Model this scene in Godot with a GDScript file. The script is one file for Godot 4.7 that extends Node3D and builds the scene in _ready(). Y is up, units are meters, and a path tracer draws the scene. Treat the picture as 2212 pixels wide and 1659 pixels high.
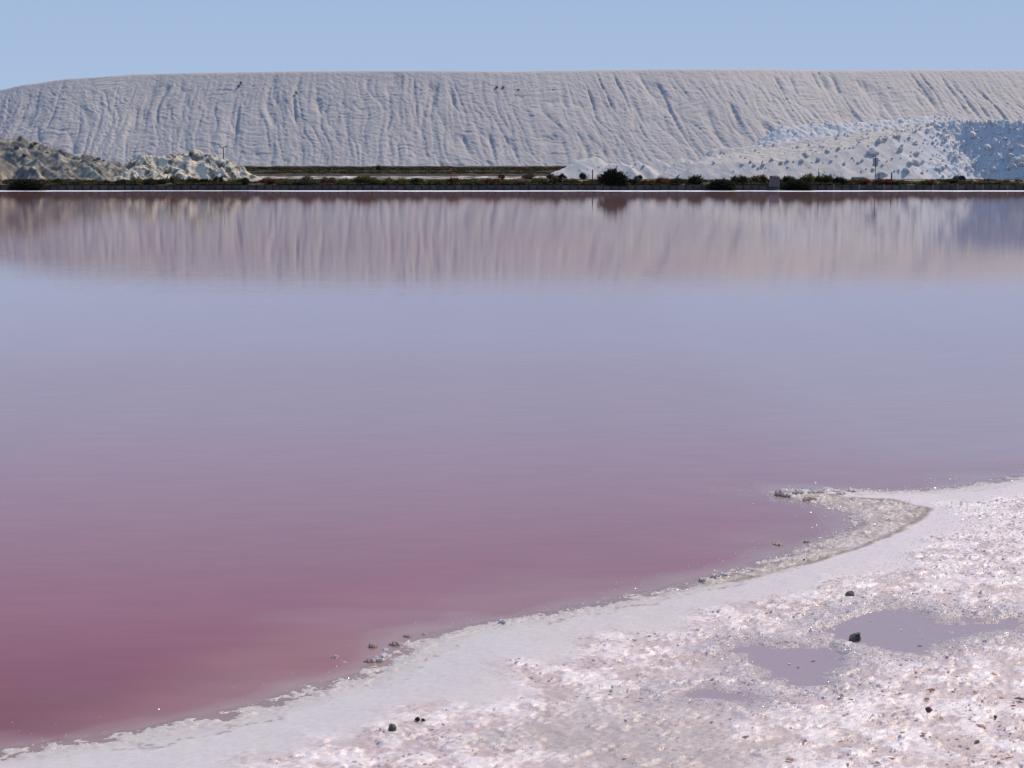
extends Node3D

# ---- camera numbers; places measured on the photograph (2212 x 1659 points) are turned into points on the ground
const FOC := 3800.0
const HORIZON := 325.0
const EYE := 5.0
const WALL := 222.0
const SHORE := 218.0
var pitch := 0.0
var rng := RandomNumberGenerator.new()
var n1: FastNoiseLite
var n2: FastNoiseLite
var n3: FastNoiseLite
var n4: FastNoiseLite
var cells: FastNoiseLite
var steps: FastNoiseLite


func ray(px: float, py: float) -> Vector3:
	return Vector3((px - 1106.0) / FOC, -(py - 829.5) / FOC, -1.0).rotated(Vector3.RIGHT, pitch)


func on(px: float, py: float, y := 0.0) -> Vector3:
	var r := ray(px, py)
	return Vector3(0, EYE, 0) + r * ((y - EYE) / r.y)


func deep(px: float, py: float, d: float) -> Vector3:
	var r := ray(px, py)
	return Vector3(0, EYE, 0) + r * (d / -r.z)


func noise(seed_: int, freq: float, octaves := 1, ridged := false) -> FastNoiseLite:
	var n := FastNoiseLite.new()
	n.seed = seed_
	n.noise_type = FastNoiseLite.TYPE_SIMPLEX_SMOOTH
	n.frequency = freq
	n.fractal_type = FastNoiseLite.FRACTAL_NONE if octaves == 1 else (FastNoiseLite.FRACTAL_RIDGED if ridged else FastNoiseLite.FRACTAL_FBM)
	n.fractal_octaves = octaves
	return n


func mat(c: Color, rough: float, vertex := false, spec := 0.5) -> StandardMaterial3D:
	var m := StandardMaterial3D.new()
	m.albedo_color = c.linear_to_srgb()
	m.roughness = rough
	m.metallic_specular = spec
	m.vertex_color_use_as_albedo = vertex
	return m


func relief(m: StandardMaterial3D, seed_: int, freq: float, scale: float, cm: float, octaves := 4) -> StandardMaterial3D:
	var t := NoiseTexture2D.new()
	t.width = 512
	t.height = 512
	t.seamless = true
	t.noise = noise(seed_, freq, octaves)
	m.heightmap_enabled = true
	m.heightmap_texture = t
	m.heightmap_scale = cm
	m.uv1_triplanar = true
	m.uv1_world_triplanar = true
	m.uv1_scale = Vector3.ONE * scale
	return m


# ---- naming
var taken := {}


func numbered(called: String) -> String:
	if not taken.has(called):
		taken[called] = 0
		return called
	taken[called] += 1
	return "%s_%03d" % [called, taken[called]]


func tag(o: Node3D, label: String, category: String, group := "", kind := "") -> Node3D:
	o.set_meta("label", label)
	if category:
		o.set_meta("category", category)
	if group:
		o.set_meta("group", group)
	if kind:
		o.set_meta("kind", kind)
	return o


func root_node(called: String, where: Vector3) -> Node3D:
	var o := Node3D.new()
	o.name = numbered(called)
	add_child(o)
	o.position = where
	return o


func put(mesh: Mesh, m: Material, called: String, parent: Node = null) -> MeshInstance3D:
	var o := MeshInstance3D.new()
	o.mesh = mesh
	o.material_override = m
	o.name = called if parent else numbered(called)
	(parent if parent else self).add_child(o, true)
	return o


func scatter(mesh: Mesh, m: Material, places: Array, colors: Array, called: String, parent: Node = null) -> MultiMeshInstance3D:
	var mm := MultiMesh.new()
	mm.transform_format = MultiMesh.TRANSFORM_3D
	mm.use_colors = not colors.is_empty()
	mm.mesh = mesh
	mm.instance_count = places.size()
	for i in places.size():
		mm.set_instance_transform(i, places[i])
		if mm.use_colors:
			mm.set_instance_color(i, colors[i])
	var o := MultiMeshInstance3D.new()
	o.multimesh = mm
	o.material_override = m
	o.name = called if parent else numbered(called)
	(parent if parent else self).add_child(o, true)
	o.set_meta("kind", "stuff")
	return o


# ---- meshes
func grid(p: PackedVector3Array, nx: int, nd: int, colors := PackedColorArray(), keep := PackedByteArray()) -> ArrayMesh:
	var nrm := PackedVector3Array()
	nrm.resize(p.size())
	for j in nd:
		var ju := mini(j + 1, nd - 1)
		var jd := maxi(j - 1, 0)
		for i in nx:
			var a := p[j * nx + mini(i + 1, nx - 1)] - p[j * nx + maxi(i - 1, 0)]
			var b := p[ju * nx + i] - p[jd * nx + i]
			nrm[j * nx + i] = a.cross(b).normalized()
	var index := PackedInt32Array()
	index.resize((nx - 1) * (nd - 1) * 6)
	var k := 0
	for j in nd - 1:
		for i in nx - 1:
			var a := j * nx + i
			if not keep.is_empty() and not (keep[a] | keep[a + 1] | keep[a + nx] | keep[a + nx + 1]):
				continue
			index[k] = a
			index[k + 1] = a + nx
			index[k + 2] = a + nx + 1
			index[k + 3] = a
			index[k + 4] = a + nx + 1
			index[k + 5] = a + 1
			k += 6
	index.resize(k)
	var arr := []
	arr.resize(Mesh.ARRAY_MAX)
	arr[Mesh.ARRAY_VERTEX] = p
	arr[Mesh.ARRAY_NORMAL] = nrm
	if not colors.is_empty():
		arr[Mesh.ARRAY_COLOR] = colors
	arr[Mesh.ARRAY_INDEX] = index
	var m := ArrayMesh.new()
	m.add_surface_from_arrays(Mesh.PRIMITIVE_TRIANGLES, arr)
	return m


func box(st: SurfaceTool, c: Vector3, s: Vector3, turn := Basis()) -> void:
	var b := BoxMesh.new()
	b.size = s
	st.append_from(b, 0, Transform3D(turn, c))


func box_mesh(s: Vector3, c := Vector3.ZERO, turn := Basis()) -> ArrayMesh:
	var st := SurfaceTool.new()
	st.begin(Mesh.PRIMITIVE_TRIANGLES)
	box(st, c, s, turn)
	return st.commit()


func rod(a: Vector3, b: Vector3, r0: float, r1: float, sides := 8) -> ArrayMesh:
	var st := SurfaceTool.new()
	st.begin(Mesh.PRIMITIVE_TRIANGLES)
	var c := CylinderMesh.new()
	c.height = a.distance_to(b)
	c.bottom_radius = r0
	c.top_radius = r1
	c.radial_segments = sides
	c.rings = 1
	var up := (b - a).normalized()
	var side := up.cross(Vector3.FORWARD if absf(up.z) < 0.9 else Vector3.RIGHT).normalized()
	st.append_from(c, 0, Transform3D(Basis(side, up, side.cross(up)), (a + b) / 2.0))
	return st.commit()


# an uneven rock: a sphere pushed in and out, cut by planes; its own flat facets
func rock(seed_: int, sx: float, sy: float, sz: float, segs := 10, rings := 6, rough := 0.25, cuts := 5, smooth := false) -> ArrayMesh:
	var r := RandomNumberGenerator.new()
	r.seed = seed_
	var n := noise(seed_, 0.9, 3)
	var planes := []
	for k in cuts:
		planes.append([Vector3(r.randf_range(-1, 1), r.randf_range(-0.4, 1), r.randf_range(-1, 1)).normalized(), r.randf_range(0.62, 0.85)])
	var pts := []
	for j in rings + 1:
		for i in segs:
			var th := PI * j / rings
			var ph := TAU * (i + 0.5 * (j % 2)) / segs
			var v := Vector3(sin(th) * cos(ph), cos(th), sin(th) * sin(ph))
			v *= 1.0 + rough * n.get_noise_3dv(v * 1.6) + rough * 0.6 * n.get_noise_3dv(v * 4.0 + Vector3.ONE * 7.0)
			for pl in planes:
				var over: float = v.dot(pl[0]) - pl[1]
				if over > 0.0:
					v -= pl[0] * over * 0.92
			pts.append(Vector3(v.x * sx, v.y * sy, v.z * sz))
	var st := SurfaceTool.new()
	st.begin(Mesh.PRIMITIVE_TRIANGLES)
	st.set_smooth_group(0 if smooth else -1)
	for j in rings:
		for i in segs:
			var a: Vector3 = pts[j * segs + i]
			var b: Vector3 = pts[j * segs + (i + 1) % segs]
			var c: Vector3 = pts[(j + 1) * segs + i]
			var d: Vector3 = pts[(j + 1) * segs + (i + 1) % segs]
			var tris := [[a, b, d], [a, d, c]] if j % 2 else [[a, b, c], [b, d, c]]
			for t in tris:
				if t[0].distance_to(t[1]) > 1e-5 and t[1].distance_to(t[2]) > 1e-5 and t[0].distance_to(t[2]) > 1e-5:
					for v in t:
						st.add_vertex(v)
	st.generate_normals()
	return st.commit()


func plate(seed_: int, size: float, thick: float, curl: float) -> ArrayMesh:
	var r := RandomNumberGenerator.new()
	r.seed = seed_
	var top := []
	var count := 7
	for i in count:
		var a := TAU * (i + r.randf_range(-0.3, 0.3)) / count
		var q := size * r.randf_range(0.55, 1.0)
		top.append(Vector3(cos(a) * q, curl * size * r.randf_range(0.1, 0.5), sin(a) * q * 0.75))
	var st := SurfaceTool.new()
	st.begin(Mesh.PRIMITIVE_TRIANGLES)
	st.set_smooth_group(-1)
	var low := Vector3(0, -thick, 0)
	for i in count:
		var a: Vector3 = top[i]
		var b: Vector3 = top[(i + 1) % count]
		for v in [Vector3.ZERO, a, b, low, b * 0.94 + low, a * 0.94 + low, a, a * 0.94 + low, b, b, a * 0.94 + low, b * 0.94 + low]:
			st.add_vertex(v)
	st.generate_normals()
	return st.commit()


# ---- fields: heights and distances on a coarse grid, read between its points
class Field:
	var x0: float
	var d0: float
	var step: float
	var nx: int
	var nd: int
	var v := PackedFloat32Array()

	func _init(ax: float, ad: float, bx: float, bd: float, s: float) -> void:
		x0 = ax
		d0 = ad
		step = s
		nx = int((bx - ax) / s) + 2
		nd = int((bd - ad) / s) + 2
		v.resize(nx * nd)

	func at(x: float, d: float) -> float:
		var fx := clampf((x - x0) / step, 0.0, nx - 1.001)
		var fd := clampf((d - d0) / step, 0.0, nd - 1.001)
		var i := int(fx)
		var j := int(fd)
		var u := fx - i
		var w := fd - j
		var k := j * nx + i
		return (v[k] * (1.0 - u) + v[k + 1] * u) * (1.0 - w) + (v[k + nx] * (1.0 - u) + v[k + nx + 1] * u) * w


func away(f: Field, poly: PackedVector2Array) -> void:  # signed distance to a closed outline, inside positive
	for j in f.nd:
		for i in f.nx:
			var p := Vector2(f.x0 + i * f.step, f.d0 + j * f.step)
			var best := 1e9
			var inside := false
			var a := poly[poly.size() - 1]
			for b in poly:
				if (a.y > p.y) != (b.y > p.y) and p.x < (b.x - a.x) * (p.y - a.y) / (b.y - a.y) + a.x:
					inside = not inside
				var ab := b - a
				var t := clampf((p - a).dot(ab) / maxf(ab.length_squared(), 1e-9), 0.0, 1.0)
				best = minf(best, p.distance_squared_to(a + ab * t))
				a = b
			f.v[j * f.nx + i] = sqrt(best) * (1.0 if inside else -1.0)


func ground_points(list: Array, y := 0.0) -> PackedVector2Array:
	var out := PackedVector2Array()
	for q in list:
		var p := on(q[0], q[1], y)
		out.append(Vector2(p.x, -p.z))
	return out


# ridges: [points as Vector3(x, height, d), slope]; the heap is what would pile up under them
func pile(f: Field, ridges: Array) -> void:
	var segs := []
	for r in ridges:
		var pts: Array = r[0]
		for k in maxi(1, pts.size() - 1):
			segs.append([pts[k], pts[mini(k + 1, pts.size() - 1)], r[1], r[2] if r.size() > 2 else 0.0])
	for j in f.nd:
		for i in f.nx:
			var p := Vector2(f.x0 + i * f.step, f.d0 + j * f.step)
			var best := -9.0
			for s in segs:
				var a: Vector3 = s[0]
				var b: Vector3 = s[1]
				var ab := Vector2(b.x - a.x, b.z - a.z)
				var ap := Vector2(p.x - a.x, p.y - a.z)
				var t := clampf(ap.dot(ab) / maxf(ab.length_squared(), 1e-9), 0.0, 1.0)
				var off := ap - ab * t
				var far := off.length()
				best = maxf(best, a.y + (b.y - a.y) * t - s[2] * (far + s[3] * maxf(0.0, -0.8 * off.x - 0.6 * off.y)))
			f.v[j * f.nx + i] = best


func crest_points(list: Array) -> Array:  # [px, py, d] -> Vector3(x, height, d)
	var out := []
	for q in list:
		var p := deep(q[0], q[1], q[2])
		out.append(Vector3(p.x, p.y, q[2]))
	return out


# ---- the near shore
var shore: Field
var wet: Field
var pools: Field
var rough_mask := 0.0
var wet_mask := 0.0
var pool_in := 0.0
var lift := 0.0
const POOL_LEVEL := 0.052


func near_height(x: float, d: float) -> float:
	var s := shore.at(x, d)
	var a := n1.get_noise_2d(x, d)
	var b := n2.get_noise_2d(x, d)
	rough_mask = smoothstep(1.0, 1.7, s + a * 0.7 + b * 0.18)
	wet_mask = smoothstep(-0.1, 0.05, wet.at(x, d) + b * 0.12)
	var fine := n3.get_noise_2d(x, d)
	var grain := n4.get_noise_2d(x, d)
	var cell := steps.get_noise_2d(x, d)
	s += b * 0.05 + fine * 0.035 - 0.05
	var gap := cells.get_noise_2d(x, d) + 1.0
	var h := 0.0
	if s > 0.0:
		h = 0.075 * smoothstep(0.0, 1.3, s) + 0.012 * smoothstep(0.0, 0.12, s) + 0.010 * a * smoothstep(0.3, 1.0, s)
	else:
		var shelf := 0.45 + 0.45 * a
		h = -0.035 * smoothstep(0.0, maxf(shelf, 0.1), -s) - 0.32 * maxf(0.0, -s - maxf(shelf, 0.1))
	var edge := maxf(wet_mask, 0.75 * smoothstep(0.30, 0.12, absf(s - 0.02)))
	var amount := maxf(rough_mask, edge) * smoothstep(-1.5, -0.3, s)
	lift = cell
	h += amount * smoothstep(-0.2, 0.25, b + 0.4 * cell) * (0.011 * smoothstep(0.34, 0.10, gap) - 0.024 * smoothstep(0.10, 0.03, gap))
	h += amount * (0.010 * cell + 0.0095 * fine + 0.006 * grain) + 0.0012 * grain + 0.003 * b * smoothstep(0.0, 0.5, s)
	var into := pools.at(x, d) + 0.13 * b + 0.09 * fine
	pool_in = smoothstep(-0.22, 0.06, into)
	var poke := 0.016 * smoothstep(0.1, 0.5, b + 0.4 * fine) * smoothstep(3.6, 5.2, x)
	if pool_in > 0.0:
		h = lerpf(h, POOL_LEVEL - 0.010 + 0.006 * b + poke + amount * (0.006 * fine + 0.006 * grain) * (1.0 - smoothstep(0.0, 0.1, into)), pool_in)
	return h


func near_color(x: float, d: float, s: float, h: float) -> Color:
	var big := n1.get_noise_2d(x * 1.3 + 40.0, d * 1.3)
	var mid := n2.get_noise_2d(x * 0.8, d * 0.8 + 30.0)
	var fine := n3.get_noise_2d(x * 1.7 + 9.0, d * 1.7)
	# smooth salt: grey white, cooler towards the left
	var c := Color(0.665, 0.58, 0.55).lerp(Color(0.66, 0.595, 0.575), smoothstep(1.5, -2.5, x + big * 2.0))
	# rough crust: whiter scabs over tan and rose
	var tan_ := Color(0.55, 0.43, 0.405).lerp(Color(0.61, 0.47, 0.46), smoothstep(-0.3, 0.3, mid))
	var crust := tan_.lerp(Color(0.84, 0.74, 0.72), smoothstep(-0.25, 0.35, lift * 0.35 + mid * 0.5 + fine * 0.45 + smoothstep(19.0, 24.0, d) * 0.35))
	c = c.lerp(Color(0.72, 0.625, 0.61), smoothstep(1.5, 5.0, x) * 0.8)
	c = c.lerp(crust, rough_mask)
	# bare tan ground along the bottom of the photograph
	var bare := smoothstep(1.2, 0.3, absf(x - 0.9) / 1.7 + absf(d - 14.2) / 1.6 - big * 0.5 - mid * 0.4) * rough_mask
	c = c.lerp(Color(0.43, 0.36, 0.34), bare * 0.8)
	# wet ground beside the pools is darker and greyer
	var damp := smoothstep(-0.75, -0.05, pools.at(x, d) + mid * 0.3) * rough_mask
	c = c.lerp(Color(0.40, 0.34, 0.36), damp * 0.75)
	c = c.lerp(Color(0.40, 0.30, 0.29), pool_in * 0.9)
	# the wet crystal crust in the cove and along the waterline
	var sandy := Color(0.34, 0.255, 0.19).lerp(Color(0.66, 0.55, 0.50), smoothstep(-0.2, 0.4, fine + lift * 0.5))
	c = c.lerp(sandy, wet_mask * 0.85)
	c = c.lerp(Color(0.50, 0.43, 0.37), smoothstep(0.4, 0.1, absf(s - 0.1 + mid * 0.1)) * 0.5)
	# brown wrack line
	var w := wet.at(x, d)
	var line := smoothstep(0.09, 0.02, absf(w + 0.03 + 0.06 * mid)) * smoothstep(-0.8, 0.0, fine + mid) * smoothstep(0.1, 0.35, s)
	line = maxf(line, 0.9 * smoothstep(0.08, 0.02, absf(s - 0.42 + 0.25 * mid)) * smoothstep(0.1, 0.45, fine + 0.5 * big) * (1.0 - wet_mask))
	c = c.lerp(Color(0.22, 0.16, 0.085), line * 0.85)
	if h < 0.0:
		c = c.lerp(Color(0.42, 0.30, 0.28), smoothstep(0.0, -0.03, h))
	var grain := n4.get_noise_2d(x * 1.3 + 5.0, d * 1.3)
	c = c.lerp(Color(0.36, 0.32, 0.30), 0.5 * smoothstep(0.5, 0.75, grain + 0.3 * fine) * smoothstep(0.2, 0.5, s))
	return c * (1.0 + 0.10 * fine + 0.06 * grain)


func lines(spans: Array) -> PackedFloat32Array:  # [from, to, step] one after another
	var out := PackedFloat32Array()
	for s in spans:
		var v: float = s[0]
		while v < s[1] - 1e-4:
			out.append(v)
			v += s[2]
	out.append(spans[-1][1])
	return out


func build_near() -> void:
	n1 = noise(11, 0.55, 2)
	n2 = noise(12, 1.9, 3)
	n3 = noise(13, 7.0, 3)
	n4 = noise(14, 24.0, 2)
	cells = noise(16, 4.2)
	cells.noise_type = FastNoiseLite.TYPE_CELLULAR
	cells.cellular_return_type = FastNoiseLite.RETURN_DISTANCE2_SUB
	cells.domain_warp_enabled = true
	cells.domain_warp_amplitude = 0.22
	cells.domain_warp_frequency = 4.0
	steps = noise(15, 5.5)
	steps.noise_type = FastNoiseLite.TYPE_CELLULAR
	steps.cellular_return_type = FastNoiseLite.RETURN_CELL_VALUE
	steps.domain_warp_enabled = true
	steps.domain_warp_amplitude = 0.12
	steps.domain_warp_frequency = 6.0
	var edge := ground_points([[0, 1632], [106, 1611], [213, 1597], [320, 1579], [461, 1554], [533, 1533], [604, 1512], [675, 1490], [753, 1471], [795, 1460], [822, 1436], [859, 1420], [881, 1403], [909, 1380], [982, 1362], [1062, 1345], [1168, 1327], [1275, 1309], [1381, 1288], [1492, 1264], [1600, 1233], [1700, 1203], [1800, 1163], [1855, 1130], [1842, 1108], [1780, 1090], [1700, 1079], [1672, 1067], [1700, 1060], [1800, 1057], [1900, 1062], [2000, 1060], [2100, 1048], [2212, 1030]])
	var land := PackedVector2Array([Vector2(-80, -40), Vector2(-80, 2), Vector2(-30, 9.0), Vector2(-8, 12.6)])
	land.append_array(edge)
	land.append_array(PackedVector2Array([Vector2(10, 28.5), Vector2(16, 33), Vector2(40, 52), Vector2(90, 80), Vector2(90, -40)]))
	shore = Field.new(-9, 8, 14, 36, 0.12)
	away(shore, land)
	wet = Field.new(-9, 8, 14, 36, 0.12)
	away(wet, ground_points([[1380, 1292], [1500, 1270], [1640, 1246], [1760, 1214], [1860, 1184], [1945, 1152], [2005, 1112], [1930, 1092], [1830, 1080], [1720, 1062], [1660, 1060], [1660, 1080], [1780, 1092], [1830, 1112], [1840, 1130], [1790, 1158], [1700, 1196], [1600, 1226], [1490, 1258]]))
	pools = Field.new(-2, 8, 14, 26, 0.08)
	var a := []
	for q in [[900, 330], [1050, 265], [1150, 230], [1330, 185], [1480, 190], [1560, 240], [1640, 275], [1720, 285], [1800, 240], [2000, 250], [2300, 235], [2500, 240], [2400, 290], [2050, 330], [1900, 345], [1700, 385], [1600, 420], [1500, 470], [1400, 465], [1250, 440], [1150, 400], [1050, 390], [960, 370]]:
		a.append([1492.5 + q[0] * 0.3253, 1256.8 + q[1] * 0.3253])
	var b := []
	for q in [[260, 455], [400, 428], [640, 440], [900, 440], [990, 520], [980, 560], [880, 600], [870, 640], [890, 685], [700, 690], [620, 640], [490, 645], [560, 590], [480, 570], [440, 550], [380, 540], [400, 470]]:
		b.append([1492.5 + q[0] * 0.3253, 1256.8 + q[1] * 0.3253])
	var c := []
	for q in [[-60, 752], [120, 738], [300, 752], [390, 775], [400, 812], [355, 820], [340, 790], [200, 765], [60, 762]]:
		c.append([1492.5 + q[0] * 0.3253, 1256.8 + q[1] * 0.3253])
	var parts := []
	for q in [a, b, c]:
		var f := Field.new(-2, 8, 14, 26, 0.08)
		away(f, ground_points(q, POOL_LEVEL))
		parts.append(f)
	for k in pools.v.size():
		pools.v[k] = maxf(maxf(parts[0].v[k], parts[1].v[k]), parts[2].v[k])

	# the salt flat: one sheet, fine where the photograph looks at it closely
	var xs := lines([[-80, -12, 8], [-12, -9, 0.4], [-9, -5.6, 0.08], [-5.6, 10.0, 0.024], [10.0, 14, 0.07], [14, 20, 0.4], [20, 90, 7]])
	var ds := lines([[-40, 8, 3], [8, 13.4, 0.06], [13.4, 17, 0.024], [17, 21, 0.03], [21, 30, 0.042], [30, 36, 0.4], [36, 80, 4]])
	var nx := xs.size()
	var nd := ds.size()
	var p := PackedVector3Array()
	var col := PackedColorArray()
	var keep := PackedByteArray()
	p.resize(nx * nd)
	col.resize(nx * nd)
	keep.resize(nx * nd)
	var k := 0
	for j in nd:
		var d := ds[j]
		for i in nx:
			var x := xs[i]
			var s := 0.0
			var h := 0.1
			var inner := x > -9.0 and x < 14.0 and d > 8.0 and d < 36.0
			if inner:
				s = shore.at(x, d)
				if s > -1.2:
					h = near_height(x, d)
					col[k] = near_color(x, d, s, h)
				else:
					h = -0.4
					col[k] = Color(0.35, 0.2, 0.2)
			else:
				var isin := Geometry2D.is_point_in_polygon(Vector2(x, d), land)
				h = 0.085 if isin else -0.4
				col[k] = Color(0.58, 0.54, 0.55) if isin else Color(0.35, 0.2, 0.2)
			p[k] = Vector3(x, h, -d)
			keep[k] = 1 if h > -0.16 else 0
			k += 1
	var m := relief(mat(Color.WHITE, 0.36, true, 0.55), 21, 0.05, 3.0, 0.5)
	var flat := put(grid(p, nx, nd, col, keep), m, "salt_flat")
	tag(flat, "pale pink and white salt crust shore along the bottom right", "", "", "structure")

	# still water in the hollows of the crust
	var pm := mat(Color(0.47, 0.335, 0.345), 0.05)
	pm.transparency = BaseMaterial3D.TRANSPARENCY_ALPHA
	pm.albedo_color.a = 0.62
	var k2 := 0
	for q in [[a, "larger grey mauve pool on the salt crust behind the pointed stone"], [b, "smaller grey mauve pool on the salt crust left of the pointed stone"], [c, "thin broken sliver of water on the crust, lowest pool"]]:
		var pts := ground_points(q[0], POOL_LEVEL)
		var lo := pts[0]
		var hi := pts[0]
		for v in pts:
			lo = lo.min(v)
			hi = hi.max(v)
		lo -= Vector2(0.15, 0.15)
		hi += Vector2(0.15, 0.15)
		var verts := PackedVector3Array()
		for dd in [lo.y, hi.y]:
			for xx in [lo.x, hi.x]:
				verts.append(Vector3(xx, POOL_LEVEL + 0.0006 * k2, -dd))
		tag(put(grid(verts, 2, 2), pm, "pool"), q[1], "", "", "structure")
		k2 += 1


func build_water() -> void:
	var xs := lines([[-600, -120, 60], [-120, -20, 10], [-20, -6, 1.0], [-6, 10, 0.1], [10, 20, 0.5], [20, 120, 10], [120, 600, 60]])
	var ds := lines([[-60, 10, 10], [10, 13, 0.5], [13, 30, 0.1], [30, 40, 0.5], [40, 120, 0.5], [120, SHORE + 2.0, 6]])
	var p := PackedVector3Array()
	var col := PackedColorArray()
	var wide := noise(31, 0.02, 2)
	var cloud := noise(32, 0.35, 3)
	var ripple := noise(35, 1.0, 2)
	for d in ds:
		for x in xs:
			var swell := 0.0011 * ripple.get_noise_2d(x * 0.045, d * 0.34) * smoothstep(42, 60, d) * smoothstep(116, 95, d) * smoothstep(-0.3, 0.3, ripple.get_noise_2d(x * 0.02 + 70.0, d * 0.03))
			p.append(Vector3(x, swell, -d))
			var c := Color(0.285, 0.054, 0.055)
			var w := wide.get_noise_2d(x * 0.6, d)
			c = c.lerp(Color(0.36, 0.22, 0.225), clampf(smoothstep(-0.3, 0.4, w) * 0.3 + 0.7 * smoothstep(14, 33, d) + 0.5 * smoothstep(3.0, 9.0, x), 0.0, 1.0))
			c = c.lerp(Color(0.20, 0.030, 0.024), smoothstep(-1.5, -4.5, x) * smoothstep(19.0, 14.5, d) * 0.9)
			var alpha := 1.0
			if x > -9.0 and x < 14.0 and d > 8.0 and d < 36.0:
				var s := -shore.at(x, d)
				var depth := 3.0
				if s < 1.1:
					depth = -near_height(x, d)
				# milky rose where the brine is shallow over pale salt, with drifting clouds of sediment
				var q := cloud.get_noise_2d(x * 0.5 + d * 0.12, d * 1.4)
				c = c.lerp(Color(0.34, 0.165, 0.15), smoothstep(1.8, 0.2, s + q * 1.6) * 0.7 * smoothstep(-5.0, -2.5, x))
				c = c.lerp(Color(0.37, 0.165, 0.125), smoothstep(1.5, 0.3, absf(s - 0.9)) * (0.35 + 0.65 * smoothstep(-0.1, 0.35, q)) * smoothstep(2.5, -0.5, x) * smoothstep(-4.0, -2.4, x) * 0.5)
				c = c.lerp(Color(0.41, 0.285, 0.25), smoothstep(0.055, 0.0, depth) * 0.8)
				alpha = clampf(0.7 + depth * 20.0, 0.7, 1.0)
				if s > 1.1:
					alpha = 1.0
			c.a = alpha
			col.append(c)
	var m := mat(Color.WHITE, 0.032, true, 0.5)
	m.transparency = BaseMaterial3D.TRANSPARENCY_ALPHA
	var t := NoiseTexture2D.new()
	t.width = 256
	t.height = 256
	t.seamless = true
	t.noise = noise(33, 0.02, 3)
	var g := Gradient.new()
	g.colors = PackedColorArray([Color(0.94, 0.94, 0.94), Color(1, 1, 1)])
	t.color_ramp = g
	m.albedo_texture = t
	var rip := NoiseTexture2D.new()
	rip.width = 512
	rip.height = 512
	rip.seamless = true
	rip.noise = noise(34, 0.02, 3)
	m.heightmap_enabled = true
	m.heightmap_texture = rip
	m.heightmap_scale = 0.10
	m.uv1_triplanar = true
	m.uv1_world_triplanar = true
	m.uv1_scale = Vector3(0.10, 0.10, 0.3)
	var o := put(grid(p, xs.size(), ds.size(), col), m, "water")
	tag(o, "still pink brine of the salt lake reflecting the white heaps", "", "", "structure")


# ---- the far bank
var bank_noise: FastNoiseLite


func bank(x: float, d: float) -> float:
	return 0.70 + 0.35 * smoothstep(WALL + 1.0, WALL + 7.0, d) + 0.25 * smoothstep(232, 262, d) + 0.65 * smoothstep(262, 290, d) + 0.07 * bank_noise.get_noise_2d(x, d) * smoothstep(WALL, WALL + 2.0, d)


func build_bank() -> void:
	bank_noise = noise(41, 0.25, 3)
	var xs := lines([[-2500, -500, 500], [-500, -120, 40], [-120, 120, 0.8], [120, 500, 40], [500, 2500, 500]])
	var ds := lines([[WALL + 0.1, 262, 0.5], [262, 350, 2.0], [350, 600, 25], [600, 3600, 500]])
	var p := PackedVector3Array()
	var col := PackedColorArray()
	for d in ds:
		for x in xs:
			p.append(Vector3(x, bank(x, d), -d))
			var q := bank_noise.get_noise_2d(x * 1.4, d * 1.4 + 60.0)
			var c := Color(0.075, 0.06, 0.042).lerp(Color(0.15, 0.125, 0.09), smoothstep(-0.3, 0.4, q))
			# the grey dirt track along the foot of the heaps
			var track := smoothstep(3.2, 2.2, absf(d - 233.5 - 1.5 * sin(x * 0.03)))
			c = c.lerp(Color(0.34, 0.31, 0.275), track * 0.85 * smoothstep(-0.5, 0.1, q + 0.3))
			# pale salt spilled over the flat behind it
			c = c.lerp(Color(0.62, 0.60, 0.57), smoothstep(0.05, 0.3, q + 0.1) * smoothstep(240, 246, d) * smoothstep(262, 254, d))
			col.append(c)
	var m := relief(mat(Color.WHITE, 0.95, true, 0.2), 42, 0.03, 0.5, 6.0)
	tag(put(grid(p, xs.size(), ds.size(), col), m, "ground"), "dark earth bank with a grey track behind the wooden wall", "", "", "structure")
	# the lake bed
	var bed := PackedVector3Array([Vector3(-2500, -0.6, 200), Vector3(2500, -0.6, 200), Vector3(-2500, -0.6, -3600), Vector3(2500, -0.6, -3600)])
	tag(put(grid(bed, 2, 2), mat(Color(0.3, 0.2, 0.19), 0.9), "lake_bed"), "muddy bed under the pink water", "", "", "structure")
	# the white rim of salt at the foot of the wall
	var rx := lines([[-150, 150, 0.5]])
	var rd := lines([[SHORE - 0.6, WALL + 0.2, 0.3]])
	var rp := PackedVector3Array()
	var rn := noise(43, 0.12, 3)
	for d in rd:
		for x in rx:
			rp.append(Vector3(x, 0.05 * smoothstep(SHORE - 0.3 + 1.6 * rn.get_noise_1d(x) + 1.9 * smoothstep(-52, -46, x) * smoothstep(-26, -34, x), SHORE + 0.9 + 1.6 * rn.get_noise_1d(x) + 2.2 * smoothstep(-52, -46, x) * smoothstep(-26, -34, x), d) - 0.02 + 0.01 * rn.get_noise_2d(x * 6.0, d * 6.0), -d))
	tag(put(grid(rp, rx.size(), rd.size()), mat(Color(0.86, 0.84, 0.87), 0.6), "salt_rim"), "bright white line of salt between the pink water and wall", "", "", "structure")


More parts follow.
